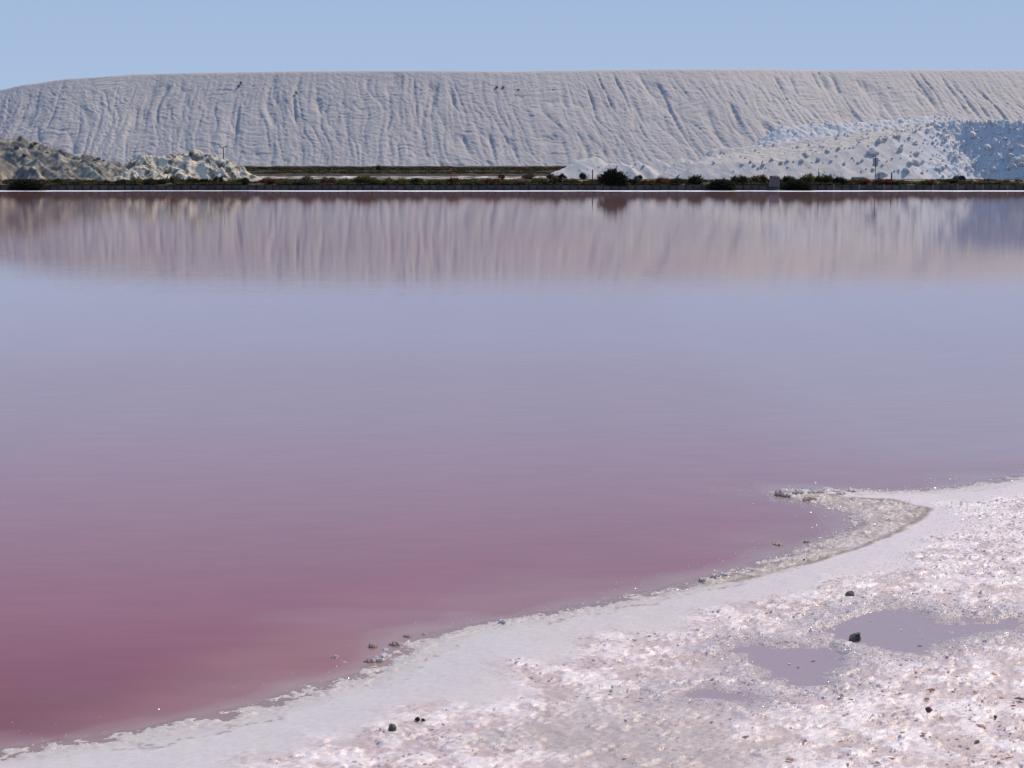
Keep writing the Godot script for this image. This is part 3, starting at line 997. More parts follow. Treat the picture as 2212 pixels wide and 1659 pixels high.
func build_plants() -> void:
	var colors := {"dark green": Color(0.035, 0.040, 0.018), "olive": Color(0.10, 0.092, 0.036), "red brown": Color(0.13, 0.062, 0.034), "grey brown": Color(0.11, 0.085, 0.065), "green": Color(0.085, 0.105, 0.030), "blackish": Color(0.022, 0.022, 0.016)}
	var mats := {}
	for c in colors:
		var m := mat(colors[c], 0.85, false, 0.2)
		m.backlight_enabled = true
		m.backlight = Color(colors[c] * 1.2).linear_to_srgb()
		mats[c] = m
	var stem_m := mat(Color(0.06, 0.045, 0.035), 0.9)
	var meshes := []
	for k in 8:
		meshes.append(shrub_mesh(130 + k, 0.5, 1.0, 760, 0.12))
	meshes.append(shrub_mesh(141, 0.5, 1.0, 2200, 0.10, 26))
	var stem := rod(Vector3(0, -0.1, 0), Vector3(0.02, 0.5, 0), 0.02, 0.008, 5)
	# px, py of the foot, width and height in photograph points, colour, where (0 = on the bank behind the wall, 1 = hanging over it, 2 = by the track, 3 = far)
	var list := [[57, 409, 78, 26, "blackish", 1, "overhanging the wall under the brown heap"], [121, 402, 30, 14, "dark green", 0, "left shrub of three under the brown heap"], [163, 401, 46, 13, "grey brown", 0, "wide shrub before the middle lobe of the brown heap"], [205, 401, 26, 9, "dark green", 0, "narrow shrub just right of the brown heap's middle lobe"], [227, 401, 28, 12, "dark green", 0, "shrub under the right tail of the brown heap"], [263, 400, 32, 13, "dark green", 0, "shrub before the gap between brown and pale heaps"], [295, 400, 34, 14, "olive", 0, "shrub under the left foot of the pale heap"], [325, 400, 36, 15, "dark green", 0, "shrub under the left peak of the pale heap"], [352, 400, 26, 13, "dark green", 0, "shrub just left of the dead branch"], [377, 399, 28, 20, "grey brown", 0, "tall shrub just right of the dead branch"], [416, 400, 22, 16, "dark green", 0, "shrub under the summit of the pale heap"], [440, 401, 36, 14, "blackish", 0, "wide shrub right of the pale heap's summit"], [472, 399, 20, 20, "dark green", 0, "tall narrow shrub left of the lamp post"], [500, 401, 30, 10, "olive", 0, "low shrub right of the lamp post"], [526, 400, 40, 17, "dark green", 0, "wide shrub before the right slope of the pale heap"], [580, 399, 44, 16, "red brown", 0, "reddish shrub at the right toe of the pale heap"],
		[615, 400, 32, 12, "olive", 0, "low shrub below the left bright green bush"], [668, 400, 48, 20, "grey brown", 0, "purplish shrub below the right bright green bush"], [709, 400, 32, 18, "grey brown", 0, "purplish shrub, right one of a pair before the white strip"], [745, 400, 34, 13, "olive", 0, "low shrub before the middle of the white strip"], [789, 400, 72, 20, "olive", 0, "very wide shrub before the widest part of the white strip"], [838, 400, 40, 15, "olive", 0, "shrub below right of the pine-like bush"], [868, 400, 34, 16, "olive", 0, "shrub right of the marker post under the pine-like bush"], [902, 400, 40, 15, "dark green", 0, "wide shrub left of the middle red marker post"], [940, 400, 34, 13, "olive", 0, "shrub directly below the middle red marker post"], [979, 400, 44, 16, "red brown", 0, "reddish shrub right of the middle red marker post"], [1024, 400, 30, 10, "green", 0, "low bright shrub before bare ground at the centre"], [1063, 400, 38, 17, "red brown", 0, "reddish shrub below the small centre track bush"], [1096, 400, 32, 11, "olive", 0, "low shrub right of the reddish centre shrub"], [1132, 400, 38, 12, "grey brown", 0, "low shrub before the wide grey brown track bush"], [1166, 400, 38, 16, "olive", 0, "shrub below the left tip of the white heap"], [1200, 400, 34, 18, "dark green", 0, "tall shrub before the leftmost dumped cone"], [1233, 400, 36, 14, "olive", 0, "shrub left of the short red post"],
		[1281, 399, 32, 9, "dark green", 0, "low shrub at the foot of the short red post"], [1318, 400, 34, 12, "olive", 0, "shrub below left of the biggest round bush"], [1365, 400, 38, 13, "blackish", 0, "shrub below right of the biggest round bush"], [1400, 399, 30, 13, "red brown", 0, "reddish shrub right of the biggest bush, left of a pair"], [1430, 399, 34, 17, "red brown", 0, "reddish shrub right of the biggest bush, right of a pair"], [1462, 399, 32, 17, "dark green", 0, "shrub before the row of small salt cones"], [1503, 399, 46, 22, "dark green", 0, "tall shrub where the ramp's lower end begins"], [1557, 409, 60, 26, "blackish", 1, "hanging over the wall left of the mauve board"], [1597, 398, 38, 22, "dark green", 0, "tall shrub left of the mauve board, beyond the hanging one"], [1628, 402, 38, 20, "grey brown", 0, "greyish shrub close by the mauve board's left"], [1645, 398, 34, 22, "dark green", 0, "shrub touching the mauve board's left side"], [1705, 398, 38, 20, "dark green", 0, "shrub touching the mauve board's right side"], [1722, 409, 64, 26, "blackish", 1, "hanging over the wall right of the mauve board"], [1746, 399, 36, 25, "olive", 0, "tallest shrub left of the thin dark pole"], [1778, 399, 42, 23, "dark green", 0, "shrub at the foot of the thin dark pole"], [1812, 400, 40, 18, "blackish", 0, "shrub right of the thin dark pole"], [1840, 399, 26, 13, "olive", 0, "small shrub left of the concrete block"],
		[1866, 398, 40, 15, "red brown", 0, "reddish shrub before the concrete block"], [1908, 398, 42, 15, "red brown", 0, "reddish shrub between tall sign and short black post"], [1936, 398, 26, 10, "dark green", 0, "low shrub right of the short black post"], [1992, 398, 32, 10, "green", 0, "bright low shrub left of the drain pipe, beside a red one"], [2015, 398, 26, 13, "red brown", 0, "reddish shrub left of the drain pipe"], [2056, 398, 42, 13, "dark green", 0, "shrub below the drain pipe's left side"], [2096, 398, 18, 9, "grey brown", 0, "little shrub right of the drain pipe"], [2158, 398, 20, 11, "grey brown", 0, "little shrub before the lumpy heap near the right edge"], [2189, 398, 24, 6, "green", 0, "lowest shrub at the far right edge of the bank"],
		[1325, 394, 62, 38, "blackish", 2, "biggest dark round bush, standing by the track before the dumped salt"], [1190, 386, 26, 13, "grey brown", 2, "wide bush at the left tip of the dumped salt"], [1216, 386, 20, 14, "blackish", 2, "compact bush before the leftmost dumped cone"], [1258, 387, 19, 16, "dark green", 2, "upright bush left of the short red post"], [1380, 385, 20, 11, "dark green", 2, "bush right of the biggest round bush"], [1142, 384, 32, 15, "grey brown", 2, "wide bush left of the white heap's tip"], [1083, 383, 14, 13, "dark green", 2, "small lone bush at the centre of the far flat"],
		[818, 373, 14, 14, "dark green", 3, "small bush like a pine against the salt mountain"], [615, 374, 13, 9, "green", 3, "bright green bush farthest left under the salt mountain"], [658, 374, 14, 8, "green", 3, "second bright green bush under the salt mountain"], [1030, 374, 18, 7, "olive", 3, "olive bush at the foot of the salt mountain"], [905, 373, 20, 7, "olive", 3, "low bush under the middle of the salt mountain"]]
	list.sort_custom(func(a, b): return a[0] < b[0])
	for q in list:
		var d: float = [WALL + 1.0 + rng.randf() * 1.6, WALL - 0.9, 229.5, 279.0][q[5]]
		var y := 0.0 if q[5] == 1 else bank(deep(q[0], q[1], d).x, d)
		if q[5] == 2:
			d = EYE - 1.1
			d = d / ((q[1] - HORIZON) / FOC)
			d = minf(d, 241.0)
			y = bank(deep(q[0], q[1], d).x, d)
		var p := deep(q[0], q[1], d)
		var k := 8 if q[2] > 50 else rng.randi() % 8
		var o := root_node("shrub", Vector3(p.x, y - 0.03, p.z))
		put(meshes[k], mats[q[4]], "foliage", o)
		put(stem, stem_m, "stem", o)
		var wide: float = q[2] / FOC * d
		var tall: float = q[3] / FOC * d
		o.scale = Vector3(wide * 0.84, tall * 1.12, minf(wide * 0.8, 1.6))
		o.rotation.y = rng.randf_range(-0.4, 0.4)
		var label: String = q[6]
		if q[5] == 1:
			label = "blackish large shrub " + label
		elif q[5] != 3:
			label = q[4] + " " + label
		tag(o, label, "shrub", "shrubs along the far bank")
	# scrub nobody could count
	var tuft := shrub_mesh(150, 0.5, 0.6, 70, 0.17)
	var places := []
	var tints := []
	for k in 11000:
		var far := k % 3 == 0
		var x := rng.randf_range(-75, 75)
		var d := rng.randf_range(WALL + 0.5, 229.0) if not far else rng.randf_range(263.0, 289.5)
		if far:
			x = rng.randf_range(-62, 26)
		if bank_noise.get_noise_2d(x * 0.5 + 90.0, d * 0.5) < -0.15 - 0.15 * rng.randf() or (not far and d > 225.5 and rng.randf() < 0.6):
			continue
		if not far and absf(x) > 8.0 and x > 42.0 and rng.randf() < 0.75:
			continue
		var s := rng.randf_range(0.35, 0.95) * (1.2 if far else 1.0)
		places.append(Transform3D(Basis.from_euler(Vector3(0, rng.randf() * 6.0, 0)).scaled(Vector3(s * 1.4, s * 0.8, s * 1.4)), Vector3(x, bank(x, d) - 0.02, -d)))
		var c: Color = [colors["olive"], colors["red brown"], colors["grey brown"], colors["dark green"], colors["olive"]][rng.randi() % 5]
		tints.append(c * rng.randf_range(0.9, 1.6))
	var sm := mat(Color.WHITE, 0.9, true, 0.2)
	tag(scatter(tuft, sm, places, tints, "scrub"), "low brown and olive scrub covering the far bank", "ground cover", "", "stuff")


# ---- posts, signs, odd things on the far bank
func build_furniture() -> void:
	var grey := mat(Color(0.10, 0.10, 0.105), 0.6)
	# lamp post
	var b := deep(483, 352, 262)
	var lp := root_node("lamp_post", Vector3(b.x, bank(b.x, 262), b.z))
	tag(lp, "thin dark lamp post with two heads behind the pale heap", "lamp post")
	var top := deep(483, 318, 262).y - lp.position.y
	put(rod(Vector3.ZERO, Vector3(0, top, 0), 0.11, 0.07), grey, "pole", lp)
	put(box_mesh(Vector3(0.9, 0.07, 0.07), Vector3(0, top, 0)), grey, "crossarm", lp)
	for s in [-1.0, 1.0]:
		put(box_mesh(Vector3(0.30, 0.13, 0.26), Vector3(0.42 * s, top + 0.12, 0.05), Basis(Vector3.BACK, 0.5 * s)), grey, "lamp_head", lp)
	# tall sign seen from its back
	b = deep(1890.5, 384, 233.0)
	var sg := root_node("sign", Vector3(b.x, bank(b.x, 233.0), b.z))
	tag(sg, "tall brown post with a narrow pale board before the lumpy heap", "sign")
	var ht := deep(1890.5, 339, 233.0).y - sg.position.y
	put(box_mesh(Vector3(0.09, ht, 0.07), Vector3(0, ht / 2.0, 0)), mat(Color(0.14, 0.085, 0.06), 0.8), "post", sg)
	put(box_mesh(Vector3(0.70, 1.1, 0.03), Vector3(0, ht - 0.68, -0.06)), mat(Color(0.55, 0.55, 0.57), 0.6), "board", sg)
	put(box_mesh(Vector3(0.55, 0.06, 0.10), Vector3(-0.22, ht + 0.03, 0)), mat(Color(0.07, 0.07, 0.08), 0.7), "top_bar", sg)
	# mauve board in front of the wall
	b = deep(1672.5, 409, WALL - 0.7)
	var bd := root_node("notice_board", Vector3(b.x, 0.0, b.z))
	tag(bd, "worn mauve board standing on a dark block at the water's edge", "board")
	put(rock(161, 0.85, 0.42, 0.5, 9, 5, 0.25), mat(Color(0.035, 0.033, 0.034), 0.9), "block", bd).position.y = 0.2
	var face := mat(Color(0.105, 0.078, 0.088), 0.8)
	for k in 2:
		put(box_mesh(Vector3(1.36 - 0.08 * k, 0.66, 0.05), Vector3(0.01 * k, 0.78 + 0.672 * k, 0.0), Basis(Vector3.RIGHT, -0.06)), face, "panel", bd)
	for k in 3:
		put(box_mesh(Vector3(0.16, 0.04, 0.012), Vector3(-0.3 + 0.3 * k, 1.52, 0.03)), mat(Color(0.08, 0.05, 0.07), 0.8), "mark", bd)
	put(box_mesh(Vector3(0.95, 0.08, 0.05), Vector3(-0.1, 1.84, 0.0), Basis(Vector3.BACK, 0.05)), mat(Color(0.05, 0.045, 0.05), 0.8), "top_edge", bd)
	# posts: px, foot, height and width in photograph points, colour, label
	for q in [[1768, 392, 28, 1.4, Color(0.06, 0.05, 0.045), "thin dark pole above the shrubs before the ramp", 229.0], [1925.7, 388, 15, 3.0, Color(0.012, 0.012, 0.016), "short black post right of the tall sign", 229.0], [1898.5, 386, 11, 2.6, Color(0.16, 0.12, 0.07), "short tan post beside the foot of the tall sign", 232.0], [1280, 390, 23, 2.6, Color(0.30, 0.03, 0.025), "short red marker post in front of the dumped salt", 231.0], [821.5, 380, 12, 1.6, Color(0.26, 0.04, 0.035), "small red marker post under the pine-like bush", 272.0], [944, 378, 11, 1.5, Color(0.24, 0.05, 0.04), "small red marker post under the mountain, by the white strip", 270.0]]:
		var foot := deep(q[0], q[1], q[6])
		var y := bank(foot.x, q[6])
		var po := root_node("marker_post", Vector3(foot.x, y, foot.z))
		var r: float = q[3] / FOC * q[6] * 0.5
		var hh: float = maxf(0.3, deep(q[0], q[1] - q[2], q[6]).y - y)
		var pm := mat(q[4], 0.7)
		put(rod(Vector3.ZERO, Vector3(0.0, hh, 0), r, r * 0.9, 8), pm, "shaft", po)
		put(rod(Vector3(0, hh, 0), Vector3(0, hh + r * 0.7, 0), r * 0.9, r * 0.3, 8), pm, "cap", po)
		tag(po, q[5], "post")
	# dark pipe mouth at the foot of the heap
	b = deep(2075.5, 388, 237.0)
	var pipe := root_node("drain_pipe", Vector3(b.x, bank(b.x, 237.0), b.z))
	tag(pipe, "black round pipe mouth at the foot of the lumpy heap", "pipe")
	var st := SurfaceTool.new()
	st.begin(Mesh.PRIMITIVE_TRIANGLES)
	var t := TorusMesh.new()
	t.inner_radius = 0.40
	t.outer_radius = 0.52
	t.rings = 24
	t.ring_segments = 8
	st.append_from(t, 0, Transform3D(Basis(Vector3.RIGHT, PI / 2.0), Vector3(0, 0.08, 0.6)))
	put(st.commit(), mat(Color(0.02, 0.02, 0.02), 0.7), "rim", pipe)
	put(rod(Vector3(0, 0.08, 0.55), Vector3(0, 0.08, -2.5), 0.50, 0.50, 20), mat(Color(0.015, 0.015, 0.015), 0.8), "tube", pipe)
	# low concrete slab
	b = deep(1853, 387, 234.0)
	var slab := put(box_mesh(Vector3(1.6, 0.5, 0.7), Vector3(0, 0.2, 0)), mat(Color(0.22, 0.23, 0.24), 0.9), "concrete_block")
	slab.position = Vector3(b.x, bank(b.x, 234.0), b.z)
	tag(slab, "low grey concrete block left of the tall sign's foot", "concrete block")
	# a dead branch
	b = deep(360, 392, 227.5)
	var br := root_node("dead_branch", Vector3(b.x, bank(b.x, 227.5), b.z))
	tag(br, "dark dead branch leaning before the pale cream heap", "branch")
	var bm := mat(Color(0.02, 0.018, 0.016), 0.9)
	put(rod(Vector3(-0.3, 0.0, 0), Vector3(0.25, 0.85, 0), 0.09, 0.05, 6), bm, "limb", br)
	put(rod(Vector3(0.05, 0.5, 0), Vector3(0.45, 0.15, 0.1), 0.06, 0.03, 6), bm, "twig", br)


# ---- things on the near salt
func build_stones() -> void:
	var dark := relief(mat(Color(0.19, 0.175, 0.14), 0.7, false, 0.4), 171, 0.05, 9.0, 1.2)
	var black := relief(mat(Color(0.055, 0.048, 0.040), 0.75, false, 0.35), 172, 0.05, 9.0, 1.0)
	var crust := mat(Color(0.36, 0.20, 0.15), 0.5)
	for q in [[1835, 1288, 24, 14, 201, dark, "dark angular stone alone on white crust beyond the pools"], [1848, 1378, 28, 21, 202, dark, "pointed striped stone standing at the edge of the larger pool"], [847, 1581, 21, 16, 203, dark, "dark rounded stone, lower left of the two near stone spots"], [902, 1559, 13, 9, 204, black, "left one of two small touching black stones"], [914.5, 1559.5, 10, 8, 205, black, "right one of two small touching black stones"], [1737, 1199, 5, 4, 206, black, "tiny black pebble on the brown line below the cove"], [1464, 1394, 5, 4, 207, black, "tiny black pebble left of the pools"], [1708, 1577, 5, 4, 208, black, "tiny dark pebble just below the smaller pool"], [2005, 1541, 17, 12, 209, mat(Color(0.14, 0.035, 0.025), 0.7), "dark red clump on the cracked crust at the right"], [2150, 1555, 8, 8, 210, dark, "small grey stone on the cracked crust near the right edge"]]:
		var p := on(q[0], q[1], 0.08)
		var dist := p.distance_to(Vector3(0, EYE, 0))
		var w: float = q[2] / FOC * dist / 2.0 * 0.88
		var h: float = q[3] / FOC * dist * (0.62 if q[4] < 204 else 0.5)
		var o := root_node("stone", Vector3(p.x, near_height(p.x, -p.z), p.z))
		var body := put(rock(q[4], w * 1.08, h, w * 0.9, 14, 9, 0.22, 9), q[5], "body", o)
		body.position.y = h * 0.45
		if q[4] == 202:
			# its upright right shoulder and the layers that make the stripes
			for k in 4:
				var lay := put(rock(220 + k, w * (0.98 - 0.15 * k), h * 0.16, w * (0.85 - 0.1 * k), 12, 5, 0.2, 6), black if k % 2 == 0 else dark, "layer", o)
				lay.position = Vector3(w * 0.12 * k, h * (0.5 + 0.26 * k), 0)
				lay.rotation.z = 0.22
			put(rock(230, w * 1.1, h * 0.16, w * 0.98, 14, 5, 0.2, 3), crust, "red_crust", o).position.y = h * 0.12
		tag(o, q[6], "stone")
	# thin rafts of crust standing out of the pools
	var raft_m := mat(Color(0.50, 0.34, 0.27), 0.3)
	for q in [[1520, 425, 50, "long tan raft of crust in the larger pool's lower edge"], [812, 527, 40, "tan raft of crust in the smaller pool"], [712, 572, 22, "small tan raft lowest in the smaller pool"], [655, 550, 28, "glittering white raft in the smaller pool"], [1400, 325, 16, "little white raft in the middle of the larger pool"], [1195, 262, 14, "tiny white raft near the larger pool's upper shore"]]:
		var p := on(1492.5 + q[0] * 0.3253, 1256.8 + q[1] * 0.3253, POOL_LEVEL)
		var w: float = q[2] * 0.3253 / FOC * p.distance_to(Vector3(0, EYE, 0))
		var o := put(plate(240 + q[2], 0.5, 0.03, 0.06), raft_m if not "white" in q[3] else mat(Color(0.72, 0.66, 0.66), 0.25), "crust_raft")
		o.position = Vector3(p.x, POOL_LEVEL + 0.008, p.z)
		o.scale = Vector3(w, 0.25, w * 0.8)
		tag(o, q[3], "crust raft")
	# lumps of crystallised salt along the waterline
	var kinds := []
	for k in 4:
		var st := SurfaceTool.new()
		st.begin(Mesh.PRIMITIVE_TRIANGLES)
		var r := RandomNumberGenerator.new()
		r.seed = 300 + k
		for i in 11:
			var a := r.randf() * TAU
			var rad := 0.66 * sqrt(r.randf())
			var s := r.randf_range(0.30, 0.52)
			st.append_from(rock(310 + k * 20 + i, s, s * 0.85, s, 8, 5, 0.35, 2), 0, Transform3D(Basis(), Vector3(cos(a) * rad, 0.32 * (1.0 - rad), sin(a) * rad * 0.8)))
		kinds.append(st.commit())
	var lump_m := [relief(mat(Color(0.50, 0.34, 0.28), 0.28), 173, 0.06, 12.0, 0.5), relief(mat(Color(0.62, 0.51, 0.45), 0.25), 174, 0.06, 12.0, 0.5), relief(mat(Color(0.74, 0.67, 0.64), 0.25), 175, 0.06, 12.0, 0.5)]
	var names := ["rosy brown", "pinkish tan", "greyish white"]
	for q in [[806, 1395, 17, 11, 0, "lump of salt in the shallows, leftmost of the upper pair"], [853, 1391, 18, 10, 0, "lump of salt at the small inlet, right of the upper pair"], [797, 1427, 16, 9, 0, "lump of salt at the tip of the little salt tongue"], [815, 1425, 22, 12, 1, "large lump of salt on the little salt tongue"], [832, 1416, 20, 9, 2, "lump of salt at the root of the little tongue"], [882, 1373, 13, 8, 0, "round lump of salt just off the shore, upper right of the inlet"], [916, 1368, 10, 6, 1, "small lump of salt at the water's edge past the inlet"], [723, 1418, 13, 8, 1, "lump of salt standing alone in the shallow pink water"], [744, 1428, 9, 4, 2, "flat white crumb of salt in the shallows before the inlet"], [833, 1402, 13, 6, 2, "flat crumb of salt between the upper knobs"], [1086, 1346, 14, 7, 2, "grey lump of salt on the straight shore in the middle"], [1545, 1246, 17, 7, 1, "lump of salt at the shore, middle of three"], [1518, 1253, 14, 6, 1, "lump of salt at the shore, left of three"], [1562, 1241, 13, 5, 2, "lump of salt at the shore, right of three"], [1680, 1175, 17, 7, 0, "flat lump in the cove water, farther from the shore"], [1741, 1170, 10, 7, 0, "lump in the cove water, nearer the crust"], [1684, 1069, 18, 10, 0, "lump of salt at the very tip of the spit"], [1703, 1072, 16, 7, 1, "lump of salt second from the tip of the spit"], [1722, 1068, 18, 8, 1, "lump of salt third from the tip of the spit"], [1752, 1080, 22, 9, 0, "largest brown lump on the near side of the spit"], [1738, 1064, 22, 7, 2, "lump of salt on the far side of the spit"], [1768, 1066, 22, 7, 1, "lump of salt in the middle of the spit"], [1792, 1060, 24, 7, 2, "broad lump of salt on the spit's far edge"], [1815, 1070, 18, 6, 1, "lump of salt where the spit widens"], [1838, 1062, 16, 5, 2, "last lump of salt at the spit's broad end"]]:
		var p := on(q[0], q[1], 0.01)
		var dist := p.distance_to(Vector3(0, EYE, 0))
		var w: float = q[2] / FOC * dist / 2.0
		var o := put(kinds[rng.randi() % 4], lump_m[q[4]], "crystal_mound")
		o.position = Vector3(p.x, maxf(near_height(p.x, -p.z), -0.012), p.z)
		o.scale = Vector3(w * 1.55, q[3] / FOC * dist * 1.7, w * 1.5)
		o.rotation.y = rng.randf() * 6.0
		tag(o, names[q[4]] + " " + q[5], "salt lump", "crystallised salt lumps at the waterline")


func build_flakes() -> void:
	# rusty flakes: places in the enlarged lower right corner
	var red := [mat(Color(0.30, 0.115, 0.065), 0.6), mat(Color(0.36, 0.17, 0.12), 0.6), mat(Color(0.20, 0.085, 0.045), 0.6)]
	var kinds := []
	for k in 5:
		kinds.append(plate(400 + k, 0.05, 0.008, 0.3))
	var rows := {"uppermost": [[1495, 655], [1765, 655], [2010, 628], [1270, 750], [1600, 740], [1885, 760], [2060, 780], [2185, 790]], "second": [[1000, 780], [1065, 808], [1565, 792], [1660, 920], [1935, 970], [2140, 845]], "third": [[365, 1050], [755, 1085], [990, 1075], [1400, 1035], [1540, 1035], [1900, 1075], [2120, 1025]], "lowest": [[660, 1200], [1230, 1122], [1240, 1220], [1330, 1190], [1700, 1222], [2020, 1190], [2105, 1180]]}
	var words := {"uppermost": ["rusty flake just below the tan raft's end of the larger pool", "rusty flake farthest from the camera on the right crust", "lone rusty flake near the frame's right, above the dark red clump's row", "rusty flake nearest the smaller pool's right shore", "rusty flake midway between larger pool and dark red clump", "upright rusty flake standing alone right of the dark red clump", "rusty flake left of the pair near the right frame edge", "rusty flake touching the right frame edge"], "second": ["rusty flake below the smaller pool, left of a close pair", "rusty flake below the smaller pool, right of a close pair", "rusty flake directly above the dark red clump", "rusty flake just below right of the dark red clump", "broad rusty flake between the dark red clump and the right edge", "rusty flake right of the small grey stone near the right edge"], "third": ["rusty flake alone at the end of the lowest pool's sliver", "pale rusty flake alone on crust, centre of the lower right area", "small rusty flake below the close pair under the smaller pool", "thin rusty flake left of the large ragged rusty flake", "large ragged rusty flake in the middle of the cracked crust", "thin rusty flake lying flat, right of the large ragged one", "pointed rusty flake by the right frame edge, lower half"], "lowest": ["long split rusty flake with a shadow, leftmost near the bottom edge", "small rusty flake above the bottom edge pair", "rusty flake cut by the bottom edge, left of a pair", "flat orange flake at the bottom edge, right of a pair", "rusty flake at the bottom edge under the flat lying one", "rusty flake left neighbour of the one in the bottom right corner", "rusty flake nearest the bottom right corner"]}
	for row in rows:
		var list: Array = rows[row]
		list.sort_custom(func(a, b): return a[0] < b[0])
		for i in list.size():
			var p := on(1492.5 + list[i][0] * 0.3253, 1256.8 + list[i][1] * 0.3253, 0.08)
			var o := put(kinds[rng.randi() % 5], red[rng.randi() % 3], "crust_flake")
			o.position = Vector3(p.x, near_height(p.x, -p.z) + 0.018, p.z)
			o.rotation = Vector3(rng.randf_range(0.15, 0.6), rng.randf_range(-0.6, 0.6), rng.randf_range(-0.25, 0.25))
			var fs := rng.randf_range(0.4, 0.95)
			o.scale = Vector3(fs * rng.randf_range(0.8, 1.5), fs, fs * rng.randf_range(0.5, 1.0))
			tag(o, words[row][i], "crust flake", "rust coloured flakes of crust")
	# curled white flakes all over the rough crust
	var places := []
	var tints := []
	var tries := 0
	while places.size() < 5500 and tries < 150000:
		tries += 1
		var x := rng.randf_range(-4.0, 9.5)
		var d := rng.randf_range(13.2, 28.0)
		if shore.at(x, d) < 0.9:
			continue
		var h := near_height(x, d)
		if rough_mask < 0.6 or pool_in > 0.15 or n2.get_noise_2d(x * 0.6 + 70.0, d * 0.6) < -0.12 + 0.3 * rng.randf():
			continue
		if absf(x - 0.9) < 1.3 and d < 15.2 and rng.randf() < 0.7:
			continue
		var s := (0.16 + 0.4 * pow(rng.randf(), 2.5)) * (0.7 + 0.02 * d)
		places.append(Transform3D(Basis.from_euler(Vector3(rng.randf_range(-0.3, 0.3), rng.randf_range(-3.0, 3.0), rng.randf_range(-0.25, 0.25))).scaled(Vector3.ONE * s), Vector3(x, h + 0.004, -d)))
		tints.append(Color(0.78, 0.72, 0.71).lerp(Color(0.60, 0.50, 0.47), rng.randf() * rng.randf()))
	var fm := mat(Color.WHITE, 0.4, true)
	fm.backlight_enabled = true
	fm.backlight = Color(0.95, 0.95, 0.95).linear_to_srgb()
	tag(scatter(kinds[2], fm, places, tints, "crust_flakes"), "thin curled white flakes covering the rough salt crust", "crust flakes", "", "stuff")
	# crystals that catch the sun by the pools, in the cove and at the edge of the shelf
	var st := SurfaceTool.new()
	st.begin(Mesh.PRIMITIVE_TRIANGLES)
	st.set_smooth_group(-1)
	var c6 := [Vector3(1, 0, 0), Vector3(0, 0, 1), Vector3(-1, 0, 0), Vector3(0, 0, -1)]
	for i in 4:
		for v in [Vector3(0, 0.45, 0), c6[(i + 1) % 4], c6[i], Vector3(0, -0.45, 0), c6[i], c6[(i + 1) % 4]]:
			st.add_vertex(v)
	st.generate_normals()
	var gem := st.commit()
	places = []
	tries = 0
	while places.size() < 60000 and tries < 900000:
		tries += 1
		var x := rng.randf_range(-4.8, 9.5)
		var d := rng.randf_range(13.2, 28.5)
		var s := shore.at(x, d)
		if s < -1.6:
			continue
		var near_pool := 0.0
		if x > -2.0 and d < 26.0:
			var q := pools.at(x, d)
			near_pool = smoothstep(-0.6, -0.05, q) * smoothstep(0.10, -0.02, q)
		var chance := 0.22 * smoothstep(1.0, 1.6, s) * smoothstep(0.0, 3.0, x) + near_pool + 0.55 * smoothstep(0.25, 0.05, absf(s)) + 0.14 * smoothstep(-0.1, 0.05, wet.at(x, d)) + 0.02 * smoothstep(-1.2, -0.3, s) * smoothstep(0.0, -0.2, s)
		chance += 0.07 * smoothstep(0.12, 0.03, absf(-s - 0.45 - 0.45 * n1.get_noise_2d(x, d)))
		if rng.randf() > chance * (0.35 + 0.65 * smoothstep(-3.0, 3.0, x)):
			continue
		var h := near_height(x, d)
		if h < -0.012:
			h = -0.002
		var size := (0.003 + 0.006 * pow(rng.randf(), 2.0)) * (d / 15.0)
		places.append(Transform3D((Basis(Vector3.RIGHT, rng.randfn() * 0.45) * Basis(Vector3.BACK, rng.randfn() * 0.45) * Basis(Vector3.UP, rng.randf() * 6.0)).scaled(Vector3.ONE * size), Vector3(x, h + size * 0.3, -d)))
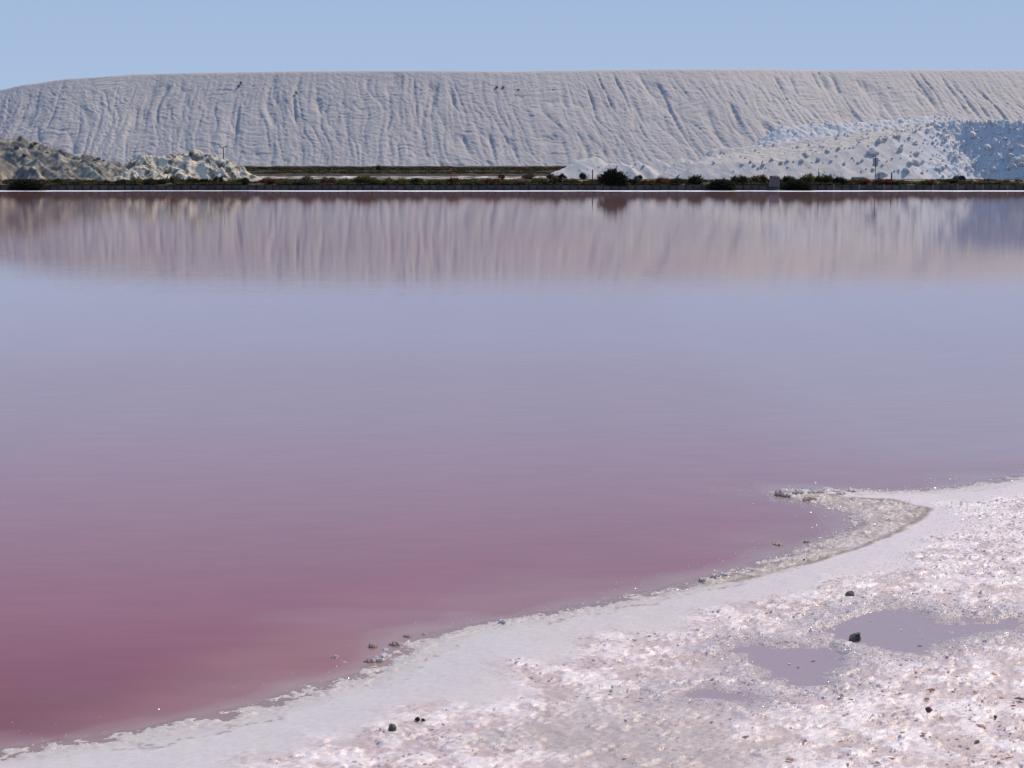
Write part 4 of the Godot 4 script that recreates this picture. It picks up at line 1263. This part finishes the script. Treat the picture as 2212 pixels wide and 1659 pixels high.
	var gm := mat(Color(0.80, 0.74, 0.73), 0.25, false, 0.9)
	gm.backlight_enabled = true
	gm.backlight = Color(0.9, 0.9, 0.9).linear_to_srgb()
	tag(scatter(gem, gm, places, [], "salt_crystals"), "small glittering salt crystals along the water's edge and pools", "salt crystals", "", "stuff")


func _ready() -> void:
	rng.seed = 7
	pitch = -atan((829.5 - HORIZON) / FOC)
	var cam := Camera3D.new()
	cam.name = "camera"
	cam.fov = rad_to_deg(2.0 * atan(829.5 / FOC))
	cam.far = 6000.0
	cam.near = 0.1
	add_child(cam)
	cam.position = Vector3(0, EYE, 0)
	cam.rotation.x = pitch
	cam.current = true
	var env := Environment.new()
	env.background_mode = Environment.BG_SKY
	env.tonemap_mode = Environment.TONE_MAPPER_LINEAR
	env.tonemap_exposure = 1.0
	env.sdfgi_enabled = true
	env.ssao_enabled = true
	env.ssil_enabled = true
	var sm := ProceduralSkyMaterial.new()
	sm.sky_top_color = Color(0.16, 0.31, 0.62).linear_to_srgb()
	sm.sky_horizon_color = Color(0.425, 0.545, 0.745).linear_to_srgb()
	sm.sky_curve = 0.2
	sm.ground_bottom_color = Color(0.3, 0.28, 0.28).linear_to_srgb()
	sm.ground_horizon_color = Color(0.4, 0.42, 0.45).linear_to_srgb()
	sm.sun_angle_max = 1.0
	env.sky = Sky.new()
	env.sky.sky_material = sm
	var we := WorldEnvironment.new()
	we.name = "environment"
	we.environment = env
	add_child(we)
	var sun := DirectionalLight3D.new()
	sun.name = "sun"
	sun.light_color = Color(1.0, 0.925, 0.83)
	sun.light_energy = 1.2
	sun.light_angular_distance = 0.5
	sun.shadow_enabled = true
	add_child(sun)
	var elev := deg_to_rad(50.0)
	var azim := deg_to_rad(47.0)  # right of straight ahead
	sun.look_at_from_position(Vector3(sin(azim) * cos(elev), sin(elev), -cos(azim) * cos(elev)), Vector3.ZERO)

	build_near()
	build_water()
	build_bank()
	build_mountain()
	build_right_heap()
	build_left_heaps()
	build_middle()
	build_wall()
	build_plants()
	build_furniture()
	build_stones()
	build_flakes()
